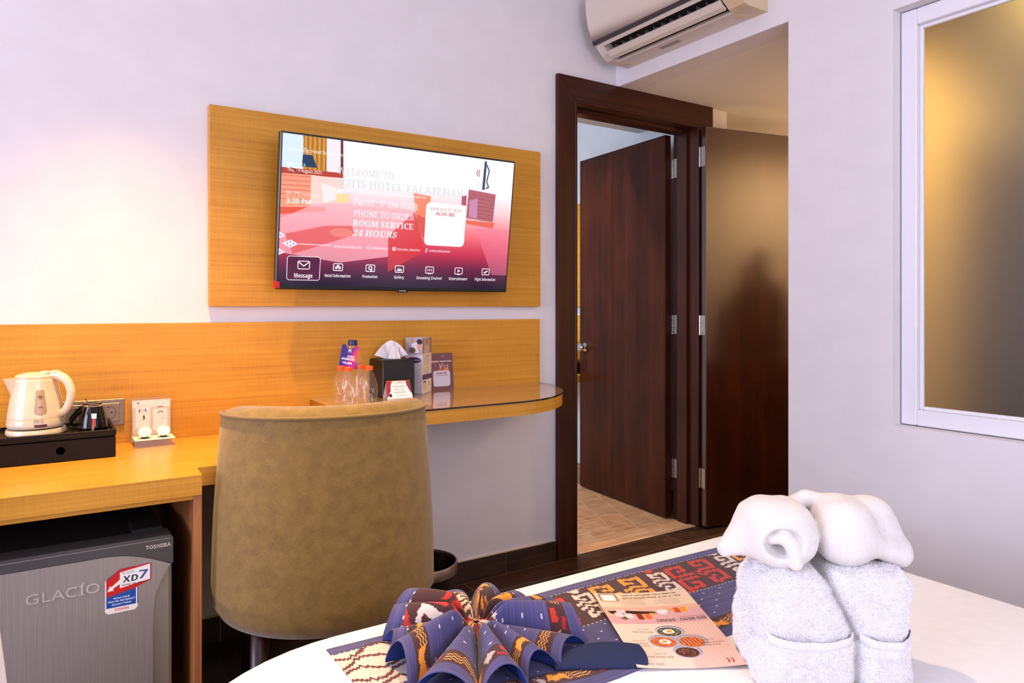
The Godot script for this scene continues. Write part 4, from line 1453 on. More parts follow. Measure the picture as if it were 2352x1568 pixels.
func build_counter_things() -> void:
	var y := COUNTER
	var tr := thing("welcome_tray", "dark brown tray box with a finger-hole drawer on the oak worktop", "tray", Vector3(-0.04, y, 0.13))
	var o := Vector3(-0.04, y, 0.13)
	part(tr, "body", box(Vector3(-0.25, y, 0.03) - o, Vector3(0.173, y + 0.060, 0.225) - o, 0.002), M.black_tray)
	var dr := part(tr, "drawer_front", box(Vector3(-0.252, y + 0.001, 0.225) - o, Vector3(0.174, y + 0.0585, 0.236) - o, 0.0015), M.black_tray)
	part(dr, "finger_hole", slab(rounded(0.021, 0.021, 0.0104, 8), Vector3(0.041, y + 0.031, 0.2358) - o, Vector3.RIGHT, Vector3.UP, 0.0005), M.hole)
	part(tr, "upper_tray", boxes([
		[Vector3(-0.252, y + 0.061, 0.028) - o, Vector3(0.175, y + 0.070, 0.237) - o], [Vector3(-0.252, y + 0.070, 0.230) - o, Vector3(0.175, y + 0.079, 0.237) - o],
		[Vector3(-0.252, y + 0.070, 0.028) - o, Vector3(0.175, y + 0.079, 0.035) - o], [Vector3(0.166, y + 0.070, 0.035) - o, Vector3(0.175, y + 0.079, 0.230) - o]], 0.001), M.black_tray)
	var ty := y + 0.070

	# kettle: local +x is away from the spout
	var k := thing("electric_kettle", "cream electric kettle with a grey water gauge on the dark tray", "kettle", Vector3(-0.015, ty, 0.132), deg_to_rad(-33.0))
	part(k, "power_base", lathe([Vector2(0, 0), Vector2(0.070, 0), Vector2(0.0725, 0.003), Vector2(0.0725, 0.012), Vector2(0.070, 0.016), Vector2(0, 0.018)], 48), M.ivory)
	var prof := func(h: float) -> float:
		return 0.0705 - 0.010 * smoothstep(0.02, 0.13, h) - 0.0085 * smoothstep(0.085, 0.160, h)
	var pts := [Vector2(0, 0.020), Vector2(0.067, 0.020), Vector2(0.0695, 0.023)]
	for i in 24:
		var h := lerpf(0.026, 0.152, i / 23.0)
		pts.append(Vector2(prof.call(h), h))
		if i == 3:
			pts.append(Vector2(prof.call(h) - 0.0008, h + 0.0008))
	pts.append(Vector2(0.0505, 0.155))
	pts.append(Vector2(0, 0.155))
	var body := part(k, "body", lathe(pts, 56), M.ivory)
	var lid := part(k, "lid", lathe([Vector2(0.0505, 0.155), Vector2(0.0505, 0.161), Vector2(0.047, 0.1655), Vector2(0.030, 0.171), Vector2(0, 0.1735)], 48), M.ivory_dark)
	part(lid, "lid_catch", box(Vector3(0.016, 0.168, -0.013), Vector3(0.044, 0.1755, 0.013), 0.003), M.ivory)
	# spout
	var srows := []
	var suvs := []
	for i in 10:
		var t := i / 9.0
		var h := lerpf(0.098, 0.1545, t)
		var row := []
		var uv := []
		for n in 13:
			var e := lerpf(-1, 1, n / 12.0)
			var az := -1.36 + e * lerpf(0.03, 0.80, t)
			var rr: float = prof.call(h) * 0.995 + pow(1.0 - absf(e), 1.1) * 0.034 * t
			row.append(Vector3(sin(az) * rr, h, cos(az) * rr))
			uv.append(Vector2(n / 12.0, t))
		srows.append(row)
		suvs.append(uv)
	var top := []
	for p in srows[-1]:
		top.append(Vector3(p.x * 0.3, 0.1540, p.z * 0.3))
	srows.append(top)
	suvs.append(suvs[-1])
	var sp := begin(true)
	for i in srows.size() - 1:
		sp.set_smooth_group(1 if i < 9 else 2)
		for n in 12:
			quad(sp, srows[i][n], srows[i][n + 1], srows[i + 1][n + 1], srows[i + 1][n])
	part(k, "spout", done(sp), M.ivory)
	var hp := curve([Vector3(0.040, 0.160, 0), Vector3(0.060, 0.163, 0), Vector3(0.084, 0.150, 0), Vector3(0.097, 0.122, 0), Vector3(0.095, 0.092, 0), Vector3(0.082, 0.066, 0), Vector3(0.062, 0.052, 0)], 8)
	var radii := []
	for i in hp.size():
		radii.append(lerpf(0.0115, 0.0088, float(i) / hp.size()))
	var hd := part(k, "handle", tube(hp, radii, 14, 1.15), M.ivory)
	part(hd, "switch", box(Vector3(0.046, 0.170, -0.009), Vector3(0.064, 0.1775, 0.009), 0.003), M.ivory)
	part(body, "water_gauge", patch(prof, 0.056, 0.126, 0.50, 0.98, 0.0006, 0.30), M.gauge)
	part(body, "indicator_lamp", patch(prof, 0.0250, 0.0320, 0.52, 0.94, 0.0010), M.red_lamp)
	for t in [["MAX", 0.107, 0.0034, M.mark], ["1.0L", 0.102, 0.0026, M.mark], ["0.5L", 0.078, 0.0036, M.mark], ["Kels", 0.042, 0.0088, M.mark_grey]]:
		var a := 0.74 if t[0] != "Kels" else 0.66
		var r: float = prof.call(t[1]) + 0.0012
		var b := Basis(Vector3.UP, a) * Basis(Vector3.RIGHT, -0.13)
		if t[0] == "Kels":
			b = b * Basis(Vector3.RIGHT, Vector3(0.25, 1, 0), Vector3.BACK)
		part(body, "lettering", letters(t[0], t[2], 0.0008), t[3], Transform3D(b, Vector3(sin(a) * r, t[1] + 0.0015, cos(a) * r)))

	# two mugs upside down
	for s in [[Vector3(0.122, ty, 0.172), "black glazed mug upside down on the tray in front of its twin"], [Vector3(0.124, ty, 0.087), "black glazed mug upside down on the tray by the socket, behind its twin"]]:
		var m := thing("mug", s[1], "mug", s[0], deg_to_rad(-30.0), "black mugs on the tray")
		part(m, "cup", lathe([Vector2(0.033, 0.004), Vector2(0.035, 0.0), Vector2(0.0372, 0.004), Vector2(0.0372, 0.012), Vector2(0.0345, 0.032), Vector2(0.0285, 0.055), Vector2(0.0245, 0.066), Vector2(0.0238, 0.070), Vector2(0.023, 0.072), Vector2(0.021, 0.072), Vector2(0.020, 0.069), Vector2(0, 0.068)], 40), M.black_gloss)
		part(m, "foot_ring", lathe([Vector2(0.0200, 0.0712), Vector2(0.0204, 0.0730), Vector2(0.0228, 0.0730), Vector2(0.0234, 0.0712)], 40), M.gauge)
		part(m, "handle", tube(curve([Vector3(-0.029, 0.060, 0), Vector3(-0.046, 0.045, 0), Vector3(-0.062, 0.024, 0), Vector3(-0.060, 0.008, 0), Vector3(-0.040, 0.008, 0)], 6), 0.0042, 10), M.black_gloss)
	var sk := thing("stirrer", "thin brown stirring stick standing on the tray against the black mug", "stirrer", Vector3(0.113, ty, 0.2165))
	part(sk, "stick", tube(curve([Vector3(0.002, 0.0, 0.004), Vector3(0.001, 0.05, 0.0), Vector3(-0.004, 0.078, -0.02), Vector3(-0.012, 0.096, -0.026)]), 0.0013, 8), mat(Color(0.16, 0.08, 0.04), 0.4))
	var sa := thing("sugar_sachet", "narrow striped sachet with a white tag leaning on the black mug", "sachet", Vector3(0.119, ty, 0.2165))
	sa.rotation = Vector3(-0.12, deg_to_rad(-25.0), 0)
	var sc := Canvas.new(16, 64, Color(0.9, 0.9, 0.9))
	sc.fade(0, 64, [[0.0, Color(0.85, 0.12, 0.05)], [0.4, Color(0.9, 0.25, 0.05)], [0.65, Color(0.75, 0.45, 0.10)], [0.8, Color(0.05, 0.35, 0.5)], [1.0, Color(0.05, 0.35, 0.6)]])
	part(sa, "packet", slab([Vector2(-0.0025, 0), Vector2(0.0025, 0), Vector2(0.003, 0.04), Vector2(-0.003, 0.04)], Vector3.ZERO, Vector3.RIGHT, Vector3.UP, 0.0015, Rect2(-0.003, 0, 0.006, 0.04)), print_mat(sc))
	part(sa, "tag", box(Vector3(-0.007, 0.040, 0.0), Vector3(0.007, 0.054, 0.001), 0.0002), M.paper)
	var nap := part(self, "folded_napkin", box(Vector3(-0.23, ty, 0.06), Vector3(-0.135, ty + 0.016, 0.17), 0.003), M.paper)
	tag(nap, "white folded napkin on the tray behind the kettle", "napkin")

	# socket
	var so := thing("wall_socket", "brushed grey double wall socket on the oak panel", "socket", Vector3(0.126, 0.796, 0.018))
	part(so, "plate", box(Vector3(-0.088, -0.041, 0), Vector3(0.088, 0.041, 0.007), 0.002), M.socket)
	for s in [-0.043, 0.043]:
		var ins := part(so, "insert", box(Vector3(s - 0.031, -0.029, 0.007), Vector3(s + 0.031, 0.029, 0.0105), 0.0015), M.socket)
		part(ins, "well", lathe([Vector2(0.0215, 0.0), Vector2(0.0205, 0.0008), Vector2(0.0195, -0.0028), Vector2(0, -0.0028)], 32), mat(Color(0.34, 0.27, 0.21), 0.4), Transform3D(Basis(Vector3.RIGHT, PI / 2), Vector3(s, 0, 0.0108)))
		for h in [Vector2(-0.0095, 0), Vector2(0.0095, 0), Vector2(0, 0.017), Vector2(0, -0.017)]:
			part(ins, "hole", lathe([Vector2(0.0027, 0.0), Vector2(0, 0.0003)], 12), M.black, Transform3D(Basis(Vector3.RIGHT, PI / 2), Vector3(s + h.x, h.y, 0.0105)))

	# coffee card in its acrylic stand
	var cs := thing("card_stand", "clear acrylic stand with a printed coffee-machine card on the worktop", "card stand", Vector3(0.288, y, 0.04))
	part(cs, "back_plate", slab(rounded(0.116, 0.140, 0.006, 4, Vector2(0, 0.071)), Vector3(0, 0.001, 0.0), Vector3.RIGHT, Vector3(0, 0.995, -0.06), 0.003), M.acrylic)
	part(cs, "shelf", box(Vector3(-0.058, 0.0185, 0.004), Vector3(0.058, 0.0215, 0.100), 0.0006), M.acrylic)
	part(cs, "front_leg", box(Vector3(-0.058, 0.0, 0.097), Vector3(0.058, 0.0185, 0.100), 0.0006), M.acrylic)
	part(cs, "shelf_paper", box(Vector3(-0.056, 0.0216, 0.006), Vector3(0.056, 0.0222, 0.096), 0.0), M.paper)
	var cc := Canvas.new(440, 480, Color(0.88, 0.85, 0.83))
	cc.rect(0, 100, 440, 380, Color(0.78, 0.71, 0.69))
	cc.ell(66, 34, 12, 9, Color(0.15, 0.12, 0.15))
	cc.text("Coffee Machine", 38, 84, 20, Color(0.72, 0.70, 0.68), "Droid Sans", true, 0.0, 150)
	cc.text("NESPRESSO", 40, 60, 11, Color(0.75, 0.55, 0.45))
	cc.frame(278, 18, 84, 74, 6, 3, Color(0.75, 0.58, 0.50), Color(0.90, 0.86, 0.84))
	cc.rrect(292, 94, 62, 16, 8, Color(0.30, 0.22, 0.22))
	cc.rect(396, 14, 22, 5, Color(0.4, 0.2, 0.2))
	for r in [[36, 90], [36, 190], [36, 290], [238, 130], [238, 228], [238, 326]]:
		cc.rect(r[0], r[1], 166, 94, Color(0.90, 0.86, 0.83))
	cc.rect(88, 116, 62, 44, Color(0.75, 0.76, 0.82))
	cc.rect(74, 120, 12, 44, Color(0.25, 0.2, 0.25))
	cc.rect(146, 118, 14, 44, Color(0.4, 0.38, 0.42))
	cc.poly([Vector2(118, 210), Vector2(140, 206), Vector2(144, 262), Vector2(108, 264), Vector2(110, 256), Vector2(126, 250)], Color(0.24, 0.2, 0.24))
	cc.path([Vector2(290, 190), Vector2(310, 168), Vector2(336, 164), Vector2(352, 188)], 12, Color(0.35, 0.31, 0.36))
	cc.path([Vector2(350, 240), Vector2(352, 268), Vector2(330, 276)], 5, Color(0.45, 0.40, 0.4))
	cc.text("SCAN ME", 323, 107, 12, Color(0.9, 0.9, 0.9), "Droid Sans", true, 0.5)
	part(cs, "printed_card", slab([Vector2(-0.054, 0.022), Vector2(0.054, 0.022), Vector2(0.054, 0.132), Vector2(-0.054, 0.132)], Vector3(0, 0.001, 0.0032), Vector3.RIGHT, Vector3(0, 0.995, -0.06), 0.0004, Rect2(-0.054, 0.022, 0.108, 0.11)), print_mat(cc))
	for s in [-0.026, 0.026]:
		var cp := thing("coffee_capsule", "white-lidded coffee capsule on the acrylic stand, " + ("nearer the wall socket" if s < 0 else "nearer the tub chair"), "capsule", Vector3(0.288 + s, y + 0.0222, 0.100), 0.0, "coffee capsules on the acrylic stand")
		var tilt := Transform3D(Basis(Vector3.UP, deg_to_rad(-8.0)) * Basis(Vector3.RIGHT, deg_to_rad(48.0)), Vector3(0, 0.020, 0.0))
		part(cp, "cup", lathe([Vector2(0, -0.024), Vector2(0.009, -0.024), Vector2(0.0115, -0.020), Vector2(0.0150, 0.0), Vector2(0, 0.0)], 28), M.capsule, tilt)
		part(cp, "lid", lathe([Vector2(0.0150, -0.0008), Vector2(0.0185, -0.0008), Vector2(0.0190, 0.0004), Vector2(0.0180, 0.0012), Vector2(0.0165, 0.0004), Vector2(0, 0.0012)], 32), M.foil, tilt)


# ---------------------------------------------------------------- things on the desk

func bottle_mesh(prof: Array, twist: float, depth: float) -> ArrayMesh:
	var n := 48
	var rows := []
	var uvs := []
	for i in prof.size():
		var p: Vector2 = prof[i]
		var row := []
		var uv := []
		for k in n:
			var a := TAU * k / n
			var rib := (sin(a * 5 + p.y * twist) * depth + sin(a * 9 - p.y * twist * 1.7) * depth * 0.5) * smoothstep(0.012, 0.03, p.y) * (1 - smoothstep(0.078, 0.098, p.y))
			var r := maxf(0.0, p.x + (rib if p.x > 0.012 else 0.0))
			row.append(Vector3(cos(a) * r, p.y, -sin(a) * r))
			uv.append(Vector2(float(k) / n, p.y))
		rows.append(row)
		uvs.append(uv)
	return sheet(rows, uvs, true)


func small_bottle(at: Vector3, label: String, turn: float) -> void:
	var b := thing("water_bottle", label, "bottle", at, turn, "small water bottles with orange caps")
	var prof := [Vector2(0, 0.001), Vector2(0.018, 0.0), Vector2(0.0235, 0.002), Vector2(0.025, 0.008)]
	prof.append_array([Vector2(0.0250, 0.015), Vector2(0.0258, 0.022), Vector2(0.0263, 0.028), Vector2(0.0268, 0.035), Vector2(0.0272, 0.042), Vector2(0.0275, 0.050), Vector2(0.0272, 0.058), Vector2(0.0264, 0.066), Vector2(0.0253, 0.074),
		Vector2(0.0236, 0.082), Vector2(0.0213, 0.090), Vector2(0.0182, 0.098), Vector2(0.0146, 0.105), Vector2(0.0118, 0.110), Vector2(0.0108, 0.113), Vector2(0.0108, 0.116), Vector2(0, 0.116)])
	part(b, "bottle", bottle_mesh(prof, 70.0, 0.0013), M.bottle)
	part(b, "cap", lathe([Vector2(0.0125, 0.114), Vector2(0.0138, 0.115), Vector2(0.0138, 0.119), Vector2(0.0132, 0.1195), Vector2(0.0134, 0.126), Vector2(0.0122, 0.1275), Vector2(0, 0.1278)], 36), M.orange_cap)


func build_desk_things() -> void:
	var y := DESK + 0.0003
	small_bottle(Vector3(0.838, y, 0.30), "small clear water bottle with an orange cap, in front at the panel end", 0.3)
	small_bottle(Vector3(0.912, y, 0.293), "small clear water bottle with an orange cap, in front beside the tissue box", 1.1)
	small_bottle(Vector3(0.835, y, 0.235), "small clear water bottle with an orange cap, behind at the panel end", 2.0)
	small_bottle(Vector3(0.912, y, 0.222), "small clear water bottle with an orange cap, behind and next to the price tag", 0.8)

	var b := thing("large_water_bottle", "large clear water bottle with a blue cap and a purple price tag", "bottle", Vector3(0.915, y, 0.135))
	var prof := [Vector2(0, 0.001), Vector2(0.026, 0.0), Vector2(0.031, 0.004), Vector2(0.0325, 0.012), Vector2(0.0325, 0.105), Vector2(0.032, 0.125), Vector2(0.029, 0.150), Vector2(0.022, 0.172), Vector2(0.0145, 0.184), Vector2(0.0135, 0.190), Vector2(0.0135, 0.196), Vector2(0, 0.196)]
	part(b, "bottle", bottle_mesh(prof, 0.0, 0.0), M.bottle)
	part(b, "label_band", lathe([Vector2(0.0328, 0.108), Vector2(0.0331, 0.109), Vector2(0.0331, 0.122), Vector2(0.0326, 0.123)], 36), mat(Color(0.25, 0.42, 0.60), 0.4))
	part(b, "cap", lathe([Vector2(0.0150, 0.189), Vector2(0.0162, 0.190), Vector2(0.0162, 0.205), Vector2(0.0150, 0.208), Vector2(0, 0.2085)], 36), M.blue_cap)
	var c := Canvas.new(280, 400, Color(0.2, 0.1, 0.5))
	for yy in 400:
		for xx in range(0, 280, 4):
			var t := clampf(xx / 280.0 + (yy - 200) / 900.0, 0, 1)
			var col := Color(0.16, 0.12, 0.48).lerp(Color(0.62, 0.12, 0.50), smoothstep(0.3, 0.75, t)).lerp(Color(0.93, 0.27, 0.20), smoothstep(0.6, 0.95, t) * smoothstep(330.0, 200.0, yy) * smoothstep(10.0, 100.0, yy))
			c.im.fill_rect(Rect2i(xx, yy, 4, 1), col)
	c.text("36", 140, 110, 50, Color.WHITE, "Droid Sans", true, 0.5)
	c.lines(105, 122, 75, 1, 8, 5, Color(0.9, 0.85, 0.95), rng)
	c.text("STAY", 230, 218, 50, Color.WHITE, "Droid Sans", true, 1.0, 120, 0.12)
	c.text("HYDRATED", 250, 264, 50, Color.WHITE, "Droid Sans", true, 1.0, 225, 0.12)
	c.text("15.000", 62, 330, 48, Color.WHITE, "Droid Sans", true, 0.0, 145)
	c.text("Rp", 40, 312, 18, Color.WHITE, "Droid Sans", true)
	var tagm := slab([Vector2(-0.029, -0.080), Vector2(0.029, -0.080), Vector2(0.029, -0.004), Vector2(0.026, 0.0), Vector2(0.016, 0.0), Vector2(0.010, -0.010), Vector2(0.0, -0.014), Vector2(-0.010, -0.010), Vector2(-0.016, 0.0), Vector2(-0.026, 0.0), Vector2(-0.029, -0.004)], Vector3.ZERO, Vector3.RIGHT, Vector3.UP, 0.0008, Rect2(-0.029, -0.080, 0.058, 0.080))
	part(b, "price_tag", tagm, print_mat(c, 0.35), Transform3D(Basis(Vector3.UP, deg_to_rad(-25.0)) * Basis(Vector3.BACK, deg_to_rad(-9.0)) * Basis(Vector3.RIGHT, deg_to_rad(-4.0)), Vector3(-0.020, 0.192, 0.034)))

	# tissue box
	var t := thing("tissue_box", "black leather tissue box with a white tissue fanned out of its top", "tissue box", Vector3(1.086, y, 0.085))
	part(t, "box", box(Vector3(-0.0635, 0, -0.063), Vector3(0.0635, 0.133, 0.063), 0.004), M.leather)
	part(t, "slot", lathe([Vector2(0.034, 0.0), Vector2(0.034, 0.0006), Vector2(0, 0.0006)], 28, Vector3(0, 0.133, 0), 1.0, 0.5), M.black)
	var rows := []
	var uvs := []
	for i in 13:
		var v := i / 12.0
		var row := []
		var uv := []
		for k in 41:
			var u := lerpf(-1, 1, k / 40.0)
			var wide := lerpf(0.016, 0.062, pow(v, 0.7))
			var fold := sin(u * 9.0 + 0.6) * 0.006 * v + sin(u * 21.0) * 0.0018 * v
			var h := 0.070 * v * (1.0 - 0.62 * absf(u) * absf(u)) - 0.012 * v * v * absf(u)
			row.append(Vector3(u * wide, 0.131 + h, 0.004 + fold + 0.012 * v * u * u))
			uv.append(Vector2(u, v))
		rows.append(row)
		uvs.append(uv)
	part(t, "tissue", cloth(rows, uvs, 0.0006), M.tissue, Transform3D(Basis(Vector3.UP, deg_to_rad(-28.0)), Vector3(0.0, 0, -0.005)))
	rows = []
	uvs = []
	for i in 9:
		var v := i / 8.0
		var row := []
		var uv := []
		for k in 15:
			var u := lerpf(-1, 1, k / 14.0)
			row.append(Vector3(0.012 + u * lerpf(0.010, 0.024, v), 0.180 - 0.046 * v, 0.014 + 0.016 * v + 0.004 * cos(u * 4.0)))
			uv.append(Vector2(u, v))
		rows.append(row)
		uvs.append(uv)
	part(t, "front_fold", cloth(rows, uvs, 0.0006), M.tissue, Transform3D(Basis(Vector3.UP, deg_to_rad(-28.0)), Vector3(0.0, 0, -0.005)))

	# small tent card in front of the tissue box
	var n := thing("tent_card", "small folded tent card with red corners leaning before the tissue box", "card", Vector3(1.062, y, 0.195), deg_to_rad(-4.0))
	var nc := Canvas.new(420, 260, Color(0.93, 0.92, 0.90))
	nc.poly([Vector2(0, 0), Vector2(110, 0), Vector2(80, 60), Vector2(70, 150), Vector2(20, 230), Vector2(0, 250)], Color(0.62, 0.10, 0.16))
	nc.poly([Vector2(420, 0), Vector2(330, 0), Vector2(340, 60), Vector2(380, 150), Vector2(420, 200)], Color(0.55, 0.16, 0.24))
	nc.text("NETFLIX", 250, 36, 26, Color(0.75, 0.10, 0.12), "Droid Sans", true, 0.5)
	nc.text("34", 150, 36, 22, Color(0.55, 0.45, 0.42), "Droid Sans", true, 0.5)
	var k := 0
	for s in ["A V A I L A B L E", "N E T F L I X", "P R E M I U M"]:
		nc.text(s, 215, 92 + k * 44, 28, Color(0.35, 0.30, 0.30), "Droid Sans", true, 0.5)
		k += 1
	nc.ell(62, 210, 26, 26, Color(0.22, 0.10, 0.08))
	nc.rect(150, 216, 180, 6, Color(0.75, 0.55, 0.4))
	part(n, "front_face", slab([Vector2(-0.048, 0), Vector2(0.048, 0), Vector2(0.044, 0.064), Vector2(-0.044, 0.064)], Vector3(0, 0.0, 0.018), Vector3.RIGHT, Vector3(0, 0.94, -0.34), 0.0008, Rect2(-0.048, 0, 0.096, 0.064)), print_mat(nc))
	part(n, "back_face", slab([Vector2(-0.048, 0), Vector2(0.048, 0), Vector2(0.044, 0.064), Vector2(-0.044, 0.064)], Vector3(0, 0.0, -0.026), Vector3.RIGHT, Vector3(0, 0.94, 0.34), 0.0008), M.paper)
	part(n, "fold_edge", tube([Vector3(-0.044, 0.0605, -0.004), Vector3(0.044, 0.0605, -0.004)], 0.0014, 6), mat(Color(0.85, 0.48, 0.04), 0.5))

	# three-sided service leaflet
	var f := thing("standing_leaflet", "tall folded room-service leaflet standing beside the tissue box", "leaflet", Vector3(1.205, y, 0.085))
	var A := Vector3(-0.016, 0, 0.045)
	var B := Vector3(0.056, 0, -0.024)
	var C := Vector3(-0.050, 0, -0.030)
	var lc := Canvas.new(300, 840, Color(0.80, 0.80, 0.86))
	lc.rect(0, 0, 300, 260, Color(0.66, 0.62, 0.66))
	lc.poly([Vector2(80, 0), Vector2(130, 0), Vector2(170, 120), Vector2(130, 140)], Color(0.75, 0.52, 0.42))
	lc.poly([Vector2(110, 90), Vector2(220, 60), Vector2(240, 230), Vector2(110, 230)], Color(0.85, 0.83, 0.86))
	lc.ell(120, 190, 62, 42, Color(0.42, 0.36, 0.34))
	lc.ell(250, 120, 46, 70, Color(0.80, 0.60, 0.52))
	lc.ell(252, 60, 52, 40, Color(0.10, 0.07, 0.07))
	lc.ell(150, 340, 130, 44, Color(0.22, 0.10, 0.34))
	lc.text("OUR SERVICES", 150, 352, 30, Color(0.85, 0.84, 0.92), "Droid Serif", true, 0.5)
	lc.poly([Vector2(0, 420), Vector2(120, 400), Vector2(140, 480), Vector2(120, 840), Vector2(0, 840)], Color(0.72, 0.62, 0.54))
	lc.lines(10, 520, 100, 4, 60, 8, Color(0.35, 0.25, 0.22), rng)
	part(f, "left_face", panel3(A, C, 0.209, true), print_mat(lc))
	var rc := Canvas.new(300, 840, Color(0.82, 0.76, 0.70))
	rc.rect(0, 0, 300, 240, Color(0.55, 0.42, 0.36))
	rc.poly([Vector2(40, 0), Vector2(230, 0), Vector2(260, 120), Vector2(240, 230), Vector2(60, 240)], Color(0.66, 0.57, 0.52))
	rc.poly([Vector2(60, 140), Vector2(190, 110), Vector2(220, 240), Vector2(40, 240)], Color(0.72, 0.66, 0.62))
	rc.path([Vector2(138, 30), Vector2(128, 60), Vector2(138, 90)], 9, Color(0.55, 0.20, 0.15))
	rc.path([Vector2(160, 30), Vector2(150, 60), Vector2(160, 90)], 9, Color(0.55, 0.20, 0.15))
	rc.text("LAUNDRY", 160, 300, 34, Color(0.45, 0.38, 0.34), "Droid Serif", false, 0.5)
	rc.lines(50, 320, 200, 5, 22, 7, Color(0.62, 0.48, 0.40), rng)
	rc.text("DAILY", 150, 470, 34, Color(0.5, 0.44, 0.4), "Droid Serif", false, 0.5)
	rc.lines(40, 490, 220, 4, 22, 7, Color(0.60, 0.50, 0.44), rng)
	rc.rect(0, 560, 300, 76, Color(0.22, 0.10, 0.28))
	rc.lines(90, 574, 120, 3, 18, 6, Color(0.5, 0.42, 0.55), rng, 0.5)
	rc.rect(24, 660, 90, 24, Color(0.30, 0.16, 0.30))
	rc.lines(24, 696, 110, 5, 22, 7, Color(0.50, 0.42, 0.40), rng)
	rc.ell(215, 690, 14, 18, Color(0.25, 0.5, 0.25))
	rc.ell(235, 730, 18, 14, Color(0.2, 0.55, 0.6))
	part(f, "right_face", panel3(B, A, 0.209, true), print_mat(rc))
	part(f, "rear_face", panel3(C, B, 0.209, true), M.paper)

	# small sign that leans on the oak panel
	var s := thing("standing_sign", "mauve sign with a white rounded square standing against the oak panel", "sign", Vector3(1.325, y, 0.036))
	var qc := Canvas.new(400, 600, Color(0.46, 0.29, 0.31))
	qc.text("36", 210, 64, 34, Color(0.85, 0.8, 0.82), "Droid Sans", true, 0.5)
	qc.text("ENJOY YOUR STAY", 190, 150, 38, Color(0.95, 0.93, 0.94), "Droid Sans", true, 0.5, 370)
	for q in [[150, 190, 170, 260], [200, 170, 170, 250], [240, 190, 245, 260], [290, 190, 300, 260]]:
		qc.line(Vector2(q[0], q[1]), Vector2(q[2], q[3]), 16, Color(0.86, 0.72, 0.62))
	qc.ell(170, 280, 40, 34, Color(0.80, 0.38, 0.28))
	qc.ell(275, 280, 52, 34, Color(0.80, 0.55, 0.22))
	for q in 14:
		qc.ell(rng.randf_range(30, 370), rng.randf_range(180, 280), 6, 6, [Color(0.9, 0.85, 0.8), Color(0.8, 0.35, 0.25), Color(0.35, 0.35, 0.6)][q % 3])
	qc.rrect(24, 290, 316, 262, 44, Color(0.82, 0.80, 0.86))
	qc.text("SCAN ME", 182, 350, 48, Color(0.42, 0.20, 0.24), "Droid Sans", true, 0.5)
	qc.text("TO GET MORE INFO", 182, 380, 22, Color(0.48, 0.28, 0.3), "Droid Sans", true, 0.5)
	part(s, "face", slab([Vector2(-0.0475, 0), Vector2(0.0475, 0), Vector2(0.0475, 0.142), Vector2(-0.0475, 0.142)], Vector3(0, 0, 0.0), Vector3.RIGHT, Vector3(0, 0.996, -0.09), 0.002, Rect2(-0.0475, 0, 0.095, 0.142)), print_mat(qc, 0.3))
	part(s, "foot", box(Vector3(-0.0475, 0, -0.012), Vector3(0.0475, 0.002, 0.002), 0.0004), M.acrylic)


# an upright panel from p to q seen from outside, uv left to right from q to p
func panel3(p: Vector3, q: Vector3, h: float, _flip: bool) -> ArrayMesh:
	var st := begin()
	var up := Vector3.UP * h
	var n := (p - q).cross(Vector3.UP).normalized() * 0.0005
	quad(st, q + n, p + n, p + up + n, q + up + n)
	quad(st, p - n, q - n, q + up - n, p + up - n, Vector2(0, 1), Vector2(0.01, 1), Vector2(0.01, 0.99), Vector2(0, 0.99))
	quad(st, q + up + n, p + up + n, p + up - n, q + up - n, Vector2.ZERO, Vector2.ZERO, Vector2.ZERO, Vector2.ZERO)
	quad(st, p + n, p - n, p - n + up, p + n + up, Vector2.ONE, Vector2.ONE, Vector2.ONE, Vector2.ONE)
	quad(st, q - n, q + n, q + n + up, q - n + up, Vector2.ONE, Vector2.ONE, Vector2.ONE, Vector2.ONE)
	return done(st)


# ---------------------------------------------------------------- things on the bed

